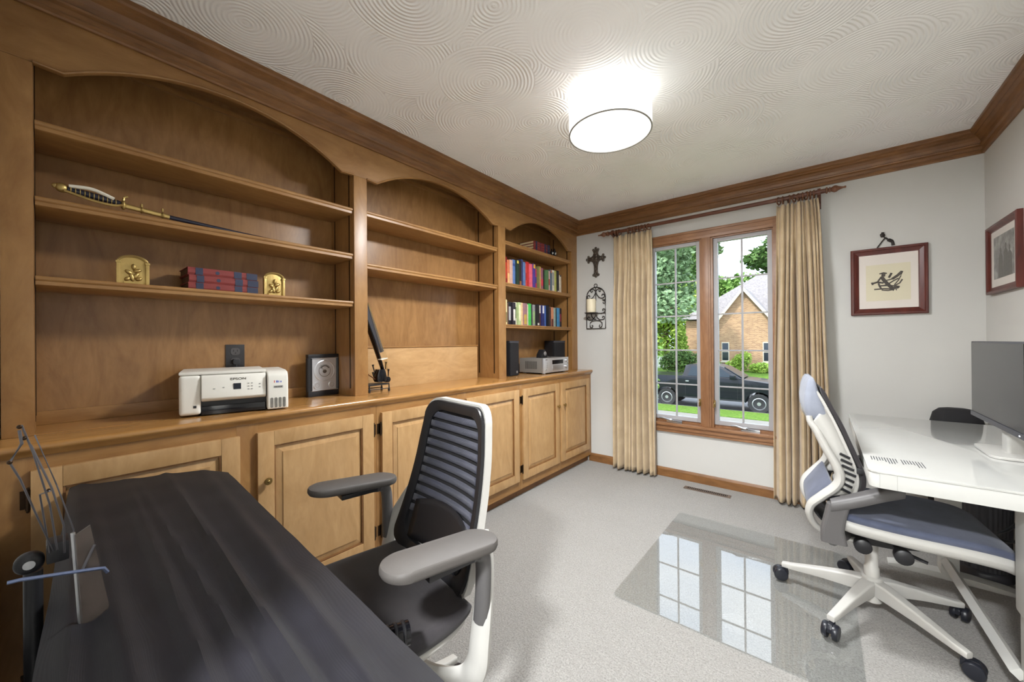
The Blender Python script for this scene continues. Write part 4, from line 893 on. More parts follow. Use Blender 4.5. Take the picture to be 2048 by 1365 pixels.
for (y, z) in ((-.075, .11), (-.045, .113), (.040, .125), (.052, .125), (.040, .113), (.052, .113), (.040, .101), (.052, .101), (.080, .120), (.080, .107)): B(onp(z)-.001, onp(z)+.0006, y-.003, y+.003, z-.002, z+.002).build('button', 'print_grey', pr_)
B(.1285, .1292, -.142, -.132, .036, .046).build('badge', 'black_plastic', pr_)
# ------------------------------------------------------------------ plaque with medallions
pq = thing('award_plaque', 'silver medallion plaque in a black frame standing on the counter', 'plaque', (-2.165, .993, ZK), math.radians(6))
B(-.02, .006, -.093, .093, .0, .030).build('base_bar', 'black_plastic', pq, bevel=.004)
B(-.02, .006, -.093, .093, .212, .232).build('top_bar', 'black_plastic', pq, bevel=.004)
for s in (-1, 1): MB().tube([(-.006, s*.082, .03), (-.006, s*.082, .212)], .016, 12).build('side_bar', 'black_plastic', pq, smooth=True)
B(-.012, .003, -.072, .072, .030, .212).build('face_plate', 'silver_light', pq)
for zz in (.0295, .2095): B(.003, .0085, -.086, .086, zz, zz+.003).build('trim_bar', 'chrome', pq)
def medal(y, z, r, nm):
    m_ = MB().lathe([(r, .003), (r, .006), (r*.93, .0075), (r*.90, .0055), (.001, .0055)], (0, y, z), 'x', 40).build('medallion', 'silver_light', pq, smooth=True)
    MB().tube([(.0062, y+r*.55*math.cos(2*PI*k/32), z+r*.55*math.sin(2*PI*k/32)) for k in range(32)], r*.02, 6, closed=True).build('inner_ring', 'pewter', m_, smooth=True)
    if nm:
        MB().tube([(.0064, y+r*.45*math.cos(a), z+r*.45*math.sin(a)) for a in [math.radians(150-12*k) for k in range(11)]], r*.045, 6).build('lettering_arc', 'ink', m_, smooth=True)
        MB().ell((.006, y, z-.004), (.0015, r*.2, r*.17)).tube([(.0065, y-r*.1, z), (.0065, y-r*.4, z+r*.55)], .0008, 6).build('emblem', 'pewter', m_, smooth=True)
medal(0, .140, .060, True); medal(-.043, .060, .020, False); medal(.043, .060, .020, False)
# ------------------------------------------------------------------ stringed instrument leaning in the middle bay
vi = thing('electric_violin', 'black electric violin leaning head-down against the stile in the middle bay', 'violin', (-2.09, 1.28, ZK))
def V(y, z, dx=0): return (-2.085+dx, y, z)
MB().tube([V(1.176, 1.42), V(1.235, 1.27), V(1.295, 1.10), V(1.318, 1.03)], [.017, .016, .013, .011], 10, flat=(.8, 1.3), up=(1, 0, 0)).build('neck', 'black_gloss', vi, True, smooth=True)
MB().tube([V(1.185, 1.45, .022), V(1.250, 1.28, .022), V(1.292, 1.165, .022)], [.016, .014, .012], 4, flat=(1.2, .35), up=(1, 0, 0)).build('fingerboard', 'monitor_bezel', vi, True)
for k in range(4): MB().tube([V(1.196+.002*k, 1.455, .030), V(1.300+.006*k, 1.125+.003*k, .033), V(1.322+.003*k, 1.05, .022)], .0007, 5).build('string', 'brass', vi, True)
MB().prism([(1.276, 1.122), (1.318, 1.130), (1.320, 1.126), (1.278, 1.117)], 'x', -2.085, -2.045).build('nut', 'paper', vi, True)
MB().tube(spline([V(1.17, 1.36, -.03), V(1.165, 1.18, -.03), V(1.20, 1.06, -.02), V(1.26, 1.0, 0)], 8), .006, 8, flat=(2.2, .5)).build('body_frame', 'copper', vi, True, smooth=True)
MB().loft([[V(1.292+a, z, b_) for a, b_ in rrect(w, .05, .012, 3)] for z, w in ((.985, .06), (1.0, .075), (1.035, .062), (1.06, .045))]).build('pegbox', 'black_gloss', vi, True, smooth=True)
MB().lathe([(.001, -.02), (.018, -.018), (.02, 0), (.018, .018), (.001, .02)], V(1.335, .995), 'x', 16).build('scroll', 'black_gloss', vi, True, smooth=True)
for y, z, s in ((1.262, 1.075, -1), (1.322, 1.09, 1), (1.262, 1.03, -1), (1.34, 1.045, 1)):
    MB().tube([V(y, z-.03, .012*s), V(y-.004, z, .02*s), V(y-.004, z+.014, .022*s)], [.004, .0055, .010], 8, flat=(.6, 1)).build('peg', 'black_plastic', vi, True, smooth=True)
vs_ = thing('instrument_stand', 'small black wire stand under the electric violin', 'stand', (-2.09, 1.27, ZK))
B(-2.14, -2.04, 1.18, 1.325, .968, .976).build('rest_plate', 'black_plastic', vs_, True, bevel=.002)
for x in (-2.13, -2.05):
    MB().tube([(x, 1.19, .968), (x, 1.19, .945), (x, 1.33, .945)], .003, 6).build('wire', 'black_iron', vs_, True)
    for y in (1.20, 1.33): MB().lathe([(.0065, .0005), (.0075, .008), (.004, .025), (.003, .05)], (x, y, ZK), 'z', 10).build('foot', 'black_plastic', vs_, True, smooth=True)
# ------------------------------------------------------------------ hi-fi in the far bay
def speaker(loc, w, d, h, rz, lab):
    s_ = thing('loudspeaker', lab, 'loudspeaker', loc, rz, 'bookshelf loudspeakers')
    B(-d, -.012, -w/2, w/2, 0, h).build('cabinet', 'black_plastic', s_, bevel=.004)
    B(-.012, .002, -w/2+.004, w/2-.004, .004, h-.022).build('grille', 'black_bag', s_, bevel=.006)
    B(-.013, .001, -w/2, w/2, h-.020, h).build('top_trim', 'monitor_bezel', s_, bevel=.003)
    B(.002, .0032, w/2-.045, w/2-.025, .022, .042).build('badge', 'silver', s_)
speaker((-2.040, 2.545, ZK), .135, .15, .30, math.radians(4), 'tall black loudspeaker left of the silver receiver')
speaker((-2.070, 3.315, ZK), .17, .13, .30, math.radians(-10), 'black loudspeaker behind the right end of the silver receiver')
rv = thing('av_receiver', 'silver stereo receiver on the counter between the loudspeakers', 'receiver', (-1.905, 2.990, ZK))
B(-.27, -.012, -.205, .205, .012, .142).build('case', 'receiver_side', rv, bevel=.003)
B(-.012, .004, -.212, .212, .012, .143).build('front_panel', 'silver_light', rv, bevel=.003)
B(.004, .0052, -.07, .115, .085, .122).build('display', 'black_gloss', rv)
B(.004, .0065, -.07, .115, .03, .075).build('flap', 'silver', rv, bevel=.001)
for z, r in ((.112, .013), (.055, .017)): MB().lathe([(r, .004), (r, .016), (r*.85, .019), (.001, .019)], (0, .165, z), 'x', 24).build('dial', 'silver', rv, smooth=True)
MB().lathe([(.006, .004), (.006, .010)], (0, .195, .085), 'x', 12).build('dial', 'silver', rv)
MB().lathe([(.006, .004), (.006, .008)], (0, -.175, .04), 'x', 12).build('power_button', 'silver', rv)
for k in range(3):
    B(.004, .006, -.165, -.145, .06+.018*k, .066+.018*k).build('button', 'silver', rv)
for k in range(9): B(-.20+.015*k, -.194+.015*k, -.2056, -.2046, .045, .115).build('vent_slot', 'vent_dark', rv)
for x in (-.23, -.03):
    for y in (-.17, .17): MB().lathe([(.020, .0005), (.022, .004), (.020, .012)], (x, y, 0), 'z', 14).build('foot', 'chrome', rv)
B(.004, .0045, -.18, -.15, .125, .131).build('front_mark', 'ink', rv)
gd = thing('gadget', 'little black folded gadget lying on top of the silver receiver', 'gadget', (-2.02, 2.925, ZK+.1435))
MB().prism([(-.05, .0), (.05, 0), (.045, .03), (.012, .075), (-.006, .075), (-.042, .03)], 'x', -.03, .03).build('body', 'black_plastic', gd, bevel=.006)
MB().lathe([(.018, .03), (.02, .034), (.012, .038)], (0, .006, .038), 'x', 16).build('lens', 'silver', gd, smooth=True)
MB().tube(spline([(.02, .04, .01), (.05, .07, .008), (.03, .10, .006), (-.02, .11, .006)], 6), .004, 6).build('cord', 'black_plastic', gd, smooth=True)
# ------------------------------------------------------------------ wall cross
cr_ = thing('wall_cross', 'ornate pewter-coloured cross on the wall left of the curtain', 'cross', (-1.764, YF, 2.02))
MB().prism([(-.026, -.143), (.026, -.143), (.019, -.09), (.020, -.04), (.032, .0), (.055, .014), (.085, .006), (.085, .064), (.055, .054), (.034, .066), (.024, .09), (.034, .125), (-.034, .125), (-.024, .09), (-.034, .066), (-.055, .054), (-.085, .064), (-.085, .006), (-.055, .014), (-.032, 0), (-.020, -.04), (-.019, -.09)], 'y', -.014, -.001).build('body', 'pewter', cr_, bevel=.003)
lb = MB()
for cxx, czz, dx, dz in ((0, .125, 0, 1), (0, -.13, 0, -1), (-.08, .035, -1, 0), (.08, .035, 1, 0)):
    for a in (-1, 0, 1):
        ox, oz = (a*.022, dz*(.012 if a == 0 else .0)) if dz else (dx*(.014 if a == 0 else .0), a*.022)
        lb.ell((cxx+ox*1.2, -.008, czz+oz*1.2), (.014, .010, .014), 10, 6)
lb.build('trefoil_end', 'pewter', cr_, smooth=True)
sc_ = MB().ell((0, -.015, .035), (.018, .007, .018), 12, 6)
for k in range(9): sc_.ell(((.010 if k % 2 else -.010)*.7, -.014, .09 - .026*k), (.009, .006, .012), 8, 5)
for k in (-1, 1): sc_.ell((k*.045, -.014, .035), (.014, .006, .010), 8, 5)
sc_.build('scrollwork', 'pewter', cr_, smooth=True)
# ------------------------------------------------------------------ wrought-iron sconce and its candle
sn = thing('wall_sconce', 'black wrought-iron arched candle sconce on the wall below the cross', 'sconce', (-1.766, YF, 1.345))
def iron(name, pts, r=.0042): MB().tube([(p[0], -.012, p[1]) for p in pts], r, 6).build(name, 'black_iron', sn, smooth=True)
W2, HA = .104, .315
iron('outer_frame', [(-W2, .002), (-W2, HA)] + [(W2*math.cos(a), HA + .105*math.sin(a)) for a in [PI - PI*k/16 for k in range(1, 16)]] + [(W2, HA), (W2, .002), (-W2, .002)], .0048)
def scroll(cx, cz, r, a0, turns, sgn): return [(cx + r*(1-.75*t)*math.cos(a0+sgn*2*PI*turns*t), cz + r*(1-.75*t)*math.sin(a0+sgn*2*PI*turns*t)) for t in [k/18 for k in range(19)]]
MB().tube([(.017*math.cos(2*PI*k/16), -.012, .437+.017*math.sin(2*PI*k/16)) for k in range(16)], .0035, 6, closed=True).build('hanging_ring', 'black_iron', sn, smooth=True)
iron('centre_bar', [(0, .42), (0, .285)])
iron('cross_bar', [(-W2, .155), (W2, .155)])
for s in (-1, 1):
    iron('scroll', [(0, .375), (s*.012, .345), (s*.035, .315), (s*.062, .302)] + scroll(s*.075, .330, .026, math.radians(-115 if s > 0 else -65), .9, s))
    iron('scroll', [(0, .375), (s*.015, .395), (s*.03, .402)] + scroll(s*.042, .385, .018, math.radians(90), .9, -s))
    iron('scroll', [(s*W2, .30), (s*.095, .285), (s*.07, .29)] + scroll(s*.085, .262, .02, math.radians(110 if s > 0 else 70), .9, -s))
    iron('scroll', [(s*.03, .158), (s*.06, .152), (s*.09, .16)] + scroll(s*.082, .185, .02, math.radians(-60 if s > 0 else -120), .9, s))
    iron('scroll', [(s*.005, .145), (s*.012, .115), (s*.04, .09), (s*.07, .09)] + scroll(s*.078, .112, .02, math.radians(-100 if s > 0 else -80), .9, s))
    iron('scroll', [(0, .085), (s*.04, .08), (s*.066, .06), (s*.066, .035)] + scroll(s*.046, .03, .02, math.radians(0 if s > 0 else 180), .8, -s))
MB().lathe([(.001, .147), (.05, .148), (.066, .156), (.068, .160), (.06, .158), (.001, .154)], (-.02, -.075, 0), 'z', 24).build('drip_plate', 'black_iron', sn, smooth=True)
MB().tube(spline([(0, -.012, .10), (-.005, -.04, .095), (-.015, -.07, .12), (-.02, -.075, .148)], 6), .005, 8).build('plate_arm', 'black_iron', sn, smooth=True)
cd = thing('candle', 'cream pillar candle on the iron sconce plate', 'candle', (-1.786, YF-.075, 1.5065))
MB().lathe([(.045, 0), (.046, .004), (.046, .128), (.043, .133), (.030, .130), (.001, .126)], n=28).build('wax', 'cream_wax', cd, smooth=True)
MB().tube([(0, 0, .125), (.001, 0, .138)], .0012, 6).build('wick', 'black_iron', cd)
# ------------------------------------------------------------------ pictures
def frame4(x0, x1, z0, z1, w, prof_d, mat, parent):
    """mitred frame, faces -y, back on y=0"""
    pf = [(0, 0), (0, -.020), (.004, -.024), (.014, -.024), (.018, -.019), (w*.55, -.017), (w-.006, -.011), (w, -.010), (w, 0)]
    o_ = []
    for (ax, sgn) in (('L', 1), ('R', -1), ('B', 1), ('T', -1)):
        r0 = []; r1 = []
        for p, d in pf:
            if ax in 'LR':
                x = x0+p if ax == 'L' else x1-p; r0.append((x, d, z0+p)); r1.append((x, d, z1-p))
            else:
                z = z0+p if ax == 'B' else z1-p; r0.append((x0+p, d, z)); r1.append((x1-p, d, z))
        o_.append(MB().loft([r0, r1]).build('frame_side', mat, parent))
pc = thing('framed_print', 'mahogany-framed print of a brass sextant on the window wall', 'picture', (.344, YF, 1.603))
frame4(-.183, .183, -.223, .223, .043, .02, 'mahogany', pc)
B(-.142, .142, -.009, -.002, -.182, .182).build('mat_board', 'mat_board', pc)
B(-.106, .106, -.0096, -.009, -.130, .112).build('print_paper', 'ivory_print', pc)
ik = MB(); yk = -.0102
def stroke(pts, r): ik.tube([(p[0], yk, p[1]) for p in pts], r*.95, 6, flat=(1, .25), up=(0, 1, 0))
stroke([(-.078, -.012), (-.05, -.004), (-.02, -.012)], .006); stroke([(-.066, -.052), (-.02, -.050), (.02, -.056), (.05, -.050)], .0045); stroke([(-.045, -.012), (-.04, -.03), (-.032, -.05)], .005)
stroke([(-.03, .03), (-.015, 0), (.005, -.03), (.02, -.05)], .010); stroke([(-.03, .045), (-.012, .043)], .014); stroke([(.005, .02), (.018, .05)], .006); stroke([(.02, .01), (.045, .03), (.062, .05)], .008); stroke([(.058, .035), (.066, .058)], .007)
stroke([(.0, -.03), (.03, -.035), (.055, -.02), (.068, .004)], .004); stroke([(-.02, -.03), (.0, -.022), (.03, .0), (.05, .012)], .004); stroke([(.01, -.055), (.04, -.04), (.055, -.046)], .007); stroke([(.025, -.06), (.026, -.068)], .003); stroke([(.038, -.058), (.04, -.066)], .003)
stroke([(-.05, -.004), (-.03, .03)], .005); stroke([(-.02, .0), (.02, .01), (.045, .03)], .004); stroke([(-.035, -.03), (-.005, -.03), (.02, -.035)], .005); stroke([(-.04, .05), (-.02, .056), (-.004, .05)], .004); stroke([(.03, -.03), (.05, .0), (.062, .03)], .003); stroke([(-.078, -.004), (-.072, -.02)], .005); stroke([(-.03, -.058), (0, -.064), (.03, -.06)], .004)
ik.build('sextant_drawing', 'ink', pc)
B(-.141, .141, -.0125, -.0118, -.181, .181).build('glazing', 'picture_glass', pc)
hk = thing('picture_hook', 'black iron twig-shaped hook above the framed sextant print', 'hook', (.335, YF, 1.83))
MB().tube([(-.04, -.006, .0), (-.012, -.008, .045), (.0, -.010, .062)], .0035, 8).tube(spline([(.0, -.010, .06), (.014, -.008, .045), (.032, -.006, .03), (.036, -.006, .004)], 6), [.004]*6+[.008]*6+[.006]*7, 8, flat=(1.3, .5), up=(0, 1, 0)).build('stems', 'black_iron', hk, smooth=True)
MB().tube(spline([(.0, -.010, .058), (-.014, -.012, .078), (-.012, -.012, .098)], 6), [.003]*4+[.010]*5+[.006]*4, 8, flat=(1.2, .5), up=(0, 1, 0)).tube([(-.004, -.012, .066), (-.022, -.012, .07)], .004, 6).build('leaf', 'black_iron', hk, smooth=True)
p2 = thing('framed_photo', 'wood-framed black and white photograph on the right wall', 'picture', (XR, 3.205, 1.655), -PI/2)
frame4(-.225, .225, -.19, .19, .036, .02, 'mahogany', p2)
B(-.190, .190, -.009, -.002, -.155, .155).build('mat_board', 'mat_board', p2)
m, t, b = base('old_photo', 0.6); v = coords(t); ng = noise_n(t, v, 16, 5, 0.65)
L(t, ramp(t, ng, [(0.3, lin(70, 68, 66)), (0.5, lin(128, 126, 122)), (0.72, lin(196, 194, 190))]), b.inputs['Base Color'])
B(-.145, .145, -.0098, -.009, -.112, .118).build('photograph', 'old_photo', p2)
pp = MB()
for cx2, h2 in ((-.04, .02), (.03, .035), (.085, .015)):
    pp.prism([(cx2-.035, -.112), (cx2+.035, -.112), (cx2+.03, h2-.02), (cx2+.010, h2), (cx2-.010, h2), (cx2-.03, h2-.02)], 'y', -.0103, -.0098); pp.ell((cx2, -.0099, h2+.014), (.013, .0006, .016), 10, 6)
pp.build('photo_figures', 'ink', p2)
B(-.189, .189, -.0125, -.0118, -.154, .154).build('glazing', 'picture_glass', p2)
# ------------------------------------------------------------------ outside: ground
GZ = -1.69
m, t, b = base('grass', 0.9, 0, 0.1); v = coords(t)
L(t, ramp(t, noise_n(t, v, 14, 5, .7), [(0.3, lin(64, 92, 34)), (0.5, lin(92, 122, 48)), (0.75, lin(122, 146, 68))]), b.inputs['Base Color']); bump(t, b, noise_n(t, v, 60, 3), .8, .03)
plain('asphalt', lin(112, 112, 114), 0.85, var=0.12, vs=8); plain('concrete', lin(118, 115, 108), 0.85, var=0.06, vs=5); plain('mulch', lin(44, 34, 30), 0.9, var=0.3, vs=20)
lw = MB().grid(lambda u, v_: (-60+90*u, 3.75+(15.0-3.75)*v_, -.45 + (GZ+.45)*min(1, max(0, v_*1.2))), 4, 12)
struct(lw.build('lawn_front', 'grass', fixn=False), 'front lawn sloping down to the sidewalk', 'lawn')
struct(B(-60, 30, 15.0, 16.25, GZ-.2, GZ+.0).build('sidewalk', 'concrete'), 'concrete sidewalk along the street', 'sidewalk')
struct(B(-60, 30, 16.25, 17.85, GZ-.2, GZ+.02).build('lawn_verge', 'grass'), 'grass strip between sidewalk and street', 'lawn')
struct(B(-60, 30, 17.85, 18.02, GZ-.2, GZ+.0).build('kerb', 'concrete'), 'concrete kerb of the street', 'kerb')
struct(B(-60, 30, 18.02, 26, GZ-.2, GZ-.12).build('street', 'asphalt'), 'grey asphalt street behind the pickup', 'street')
struct(B(-60, 30, 26, 27.2, GZ-.2, GZ+.05).build('sidewalk', 'concrete'), 'far sidewalk across the street', 'sidewalk')
struct(MB().grid(lambda u, v_: (-60+90*u, 27.2+63*v_, GZ+.05 + .58*min(1, v_*63/4.0)), 2, 63).build('lawn_far', 'grass', fixn=False), 'lawn across the street', 'lawn')
# ------------------------------------------------------------------ brick house across the street
m, t, b = base('brick', 0.85); c_ = nd(t, 'ShaderNodeTexCoord'); sp_ = nd(t, 'ShaderNodeSeparateXYZ'); cb_ = nd(t, 'ShaderNodeCombineXYZ'); ad_ = nd(t, 'ShaderNodeMath', operation='ADD')
L(t, c_.outputs['Object'], sp_.inputs[0]); L(t, sp_.outputs['X'], ad_.inputs[0]); L(t, sp_.outputs['Y'], ad_.inputs[1]); L(t, ad_.outputs[0], cb_.inputs[0]); L(t, sp_.outputs['Z'], cb_.inputs[1])
br = nd(t, 'ShaderNodeTexBrick'); br.inputs['Scale'].default_value = 2.2; br.inputs['Color1'].default_value = lin(186, 148, 108); br.inputs['Color2'].default_value = lin(138, 100, 74); br.inputs['Mortar'].default_value = lin(190, 172, 148); br.inputs['Mortar Size'].default_value = .012; br.inputs['Brick Width'].default_value = .46; br.inputs['Row Height'].default_value = .16
L(t, cb_.outputs[0], br.inputs['Vector']); L(t, mixc(t, .25, br.outputs['Color'], lin(176, 142, 108)), b.inputs['Base Color'])
m, t, b = base('shingle', 0.9); v = coords(t); L(t, ramp(t, noise_n(t, v, 7, 5, .8), [(0.3, lin(104, 98, 98)), (0.7, lin(150, 144, 142))]), b.inputs['Base Color'])
plain('house_trim', lin(206, 196, 176), 0.7, var=0.03); plain('dark_window', lin(40, 46, 52), 0.1, var=0.1); plain('shutter', lin(40, 44, 46), 0.7)
HY = 33.0; hz0 = -1.2
ho = thing('brick_house', 'tan brick house with steep gable and grey shingle roof across the street', 'house', (-4.5, HY, hz0))
apx, apz = -4.49, 5.05; sl_ = (apz-3.25)/1.34
ew = 2.9                                    # eave half width of the gable
gl = [(-7.4, hz0), (-1.6, hz0), (-1.6, apz-2.89*sl_), (apx, apz), (-7.4, apz-2.89*sl_)]
MB().prism([(-7.2, hz0), (-1.7, hz0), (-1.7, apz-2.79*sl_), (apx, apz-.05), (-7.2, apz-2.71*sl_)], 'y', HY, HY+9).build('gable_wall', 'brick', ho, True)
MB().box(-9.2, -7.2, HY+2.5, HY+9, hz0, 2.9).build('wing_wall', 'brick', ho, True)
for s in (-1, 1):
    e = (apx + s*3.0, apz - 3.0*sl_)
    MB().prism([(apx, apz+.12), (apx, apz-.05), (e[0], e[1]-.05), (e[0], e[1]+.12)], 'y', HY-.30, HY+5).build('gable_roof', 'shingle', ho, True)
    MB().prism([(apx, apz+.14), (apx, apz-.16), (e[0], e[1]-.16), (e[0], e[1]+.14)], 'y', HY-.36, HY-.30).build('barge_board', 'house_trim', ho, True)
# main roof behind, rising to the right
MB().add([(-9.6, HY+2.0, 3.0), (6.0, HY+2.0, 3.0), (6.0, HY+6.5, 6.9), (-4.3, HY+6.5, 6.9), (-9.6, HY+9.5, 3.0), (6.0, HY+9.5, 3.0), (-6.4, HY+5.5, 5.3)], [(0, 1, 2, 3), (0, 3, 4), (3, 2, 5, 4), (0, 4, 5, 1), (1, 5, 2)]).build('main_roof', 'shingle', ho, True)
B(-2.55, -2.15, HY+3.6, HY+3.9, 4.75, 4.95).build('roof_vent', 'shutter', ho, True)
MB().box(-1.7, 6, HY+1.6, HY+9, hz0, 3.0).build('side_wall', 'brick', ho, True)
for xc in (-5.72, -3.05):
    wn = B(xc-.26, xc+.26, HY-.04, HY+.02, -.40, 1.05).build('window', 'house_trim', ho, True)
    for q in range(2): B(xc-.20, xc+.20, HY-.06, HY-.04, -.32+.68*q, .30+.68*q).build('pane', 'dark_window', wn, True)
    B(xc-.32, xc+.32, HY-.10, HY-.0, -.50, -.40).build('window_ledge', 'house_trim', wn, True)
struct(B(-9, 3, HY-.9, HY-.05, -1.2, -1.08).build('flower_bed', 'mulch'), 'dark mulch bed along the brick house', 'flower bed')
# ------------------------------------------------------------------ plants
for nm, c0, c1_, c2_ in (('leaf_dark', (46, 70, 34), (76, 106, 50), (116, 144, 78)), ('leaf_mid', (62, 92, 38), (104, 138, 62), (150, 178, 94)), ('leaf_light', (96, 128, 46), (150, 178, 74), (196, 212, 112)), ('leaf_pale', (76, 102, 66), (114, 140, 96), (168, 190, 150))):
    m, t, b = base(nm, 0.75, 0, 0.3); v = coords(t); L(t, ramp(t, noise_n(t, v, 1.7, 5, .75), [(0.3, lin(*c0)), (0.5, lin(*c1_)), (0.72, lin(*c2_))]), b.inputs['Base Color'])
plain('bark', lin(92, 76, 62), 0.9, var=0.2, vs=12)
def leaves(blobs, n, size, seed):
    """leaf quads scattered through ellipsoid clumps"""
    rn = random.Random(seed); mb = MB(); tot = sum(b_[3]*b_[4]*b_[5] for b_ in blobs)
    for (cx, cy, cz, rx, ry, rz) in blobs:
        k = int(n*rx*ry*rz/tot) + 10
        for _ in range(k):
            d = Vector((rn.gauss(0, 1), rn.gauss(0, 1), rn.gauss(0, 1))).normalized(); q = rn.uniform(.55, 1.05)
            p = Vector((cx+d.x*rx*q, cy+d.y*ry*q, cz+d.z*rz*q))
            a = Vector((rn.uniform(-1, 1), rn.uniform(-1, 1), rn.uniform(-.6, .6))).normalized(); b_ = a.cross(Vector((rn.uniform(-1, 1), rn.uniform(-1, 1), rn.uniform(-1, 1)))).normalized()
            s_ = size*rn.uniform(.6, 1.3); mb.add([p-a*s_, p+b_*s_*.45, p+a*s_, p-b_*s_*.45], [(0, 1, 2, 3)])
    return mb
def tree(name, lab, base_, trunk_h, tr, blobs, n, size, seed, mat, grp='trees across the street'):
    o_ = thing(name, lab, 'tree', base_, 0, grp)
    MB().tube([(0, 0, 0), (.1*tr, 0, trunk_h*.5), (0, .05, trunk_h)], [tr*1.2, tr, tr*.7], 8).build('trunk', 'bark', o_, smooth=True)
    lm = leaves(blobs, n, size, seed); lm.build('crown', mat, o_, fixn=False)
    rn = random.Random(seed+1); br_ = MB()
    for b_ in blobs[:4]: br_.tube([(0, 0, trunk_h*.7), (b_[0]*.5, b_[1]*.5, (trunk_h*.7+b_[2])/2), (b_[0], b_[1], b_[2])], [tr*.5, tr*.35, tr*.15], 6)
    br_.build('branches', 'bark', o_)
    return o_
def blob_set(n, cx, cz, w, h, r, seed):
    rn = random.Random(seed); return [(cx+rn.uniform(-w, w), rn.uniform(-w, w)*.6, cz+rn.uniform(-h, h), r*rn.uniform(.7, 1.2), r*rn.uniform(.7, 1.2), r*rn.uniform(.55, .9)) for _ in range(n)]
tree('deciduous_tree', 'large pale green tree filling the top of the left window sash', (-10.2, 27.5, -1.2), 5.5, .28, blob_set(30, 0, 7.4, 3.4, 3.0, 1.5, 1), 15000, .20, 1, 'leaf_pale')
tree('deciduous_tree', 'leafy green tree low behind the left window sash', (-14.6, 47.5, -1.0), 4.5, .3, blob_set(28, 0, 4.8, 4.6, 3.2, 2.0, 2), 11000, .32, 2, 'leaf_light')
tree('deciduous_tree', 'dark green tree behind the pale one at the left', (-20.5, 66, -1.0), 8, .4, blob_set(26, 0, 12, 6.5, 6.5, 3.4, 3), 9000, .55, 3, 'leaf_mid')
tree('deciduous_tree', 'tall tree rising behind the right end of the house roof', (-3.2, 55, -1.0), 8, .4, blob_set(26, 0, 9.6, 2.8, 4.4, 1.9, 4), 9000, .36, 4, 'leaf_dark')
tree('deciduous_tree', 'broad tree behind the ridge of the brick house', (-12.1, 82, -1.0), 8, .5, blob_set(24, 0, 10.6, 5.2, 3.0, 2.9, 5), 8000, .55, 5, 'leaf_mid')
tree('spruce_tree', 'dark branch-tipped tree at the left of the sky gap', (-12.5, 54.5, -1.0), 12, .35, blob_set(16, 0, 12.4, 1.3, 4.4, 1.25, 6), 5000, .36, 6, 'leaf_dark')
tree('arborvitae', 'slim bright green evergreen beside the brick house', (-8.65, 32.0, -1.1), 1, .1, [(0, 0, 1.2, .55, .55, 1.3), (0, 0, 2.3, .42, .42, 1.0), (0, 0, 3.2, .22, .22, .6)], 2500, .13, 7, 'leaf_light')
def shrub(lab, base_, blobs, n, size, seed, mat, grp='shrubs outside the window'):
    o_ = thing('shrub', lab, 'shrub', base_, 0, grp); MB().tube([(0, 0, 0), (0, 0, blobs[0][2])], .03, 6).build('stem', 'bark', o_); leaves(blobs, n, size, seed).build('foliage', mat, o_, fixn=False)
shrub('round dark shrub behind the pickup cab', (-8.1, 30.0, -1.1), [(0, 0, .8, 1.3, .8, .8), (-.9, 0, .6, .7, .6, .6)], 2500, .12, 11, 'leaf_dark')
shrub('yellow-green leafy shrub against the brick wall', (-4.55, 31.6, -1.1), [(0, 0, .7, .5, .4, .6), (.3, 0, 1.0, .4, .4, .5), (-.5, 0, .45, .4, .4, .4)], 1500, .11, 12, 'leaf_light')
shrub('low yellow-green shrub at the right of the mulch bed', (-3.2, 31.4, -1.1), [(0, 0, .35, .8, .5, .35)], 1200, .11, 13, 'leaf_light')
shrub('low green shrub between pickup roof and brick wall', (-6.05, 30.6, -1.1), [(0, 0, .4, .6, .5, .4)], 900, .11, 14, 'leaf_mid')
shrub('big-leaved green bush just outside the left sash', (-2.55, 6.6, -.9), [(0, 0, 1.5, .42, .35, .38), (.05, .1, 2.0, .40, .35, .34), (-.35, 0, 1.75, .4, .3, .5), (.12, 0, 1.1, .28, .3, .35), (-.2, .2, 2.4, .4, .3, .25)], 900, .055, 15, 'leaf_mid')
shrub('small leafy sprigs just below the window sill', (-1.98, 5.6, -.75), [(0, 0, .50, .35, .2, .045), (.55, 0, .44, .25, .2, .04)], 140, .045, 16, 'leaf_mid')
# ------------------------------------------------------------------ fence glimpsed at the far left
fn_ = thing('picket_fence', 'white picket fence glimpsed behind the left bush', 'fence', (-10.6, 32.4, -1.15))
for k in range(14): MB().prism([(-.9+.14*k, 0), (-.81+.14*k, 0), (-.81+.14*k, 1.0), (-.855+.14*k, 1.08), (-.9+.14*k, 1.0)], 'y', 0, .03).build('picket', 'white_plastic', fn_)
for z in (.25, .8): B(-.95, 1.05, .03, .07, z, z+.08).build('fence_rail', 'white_plastic', fn_)
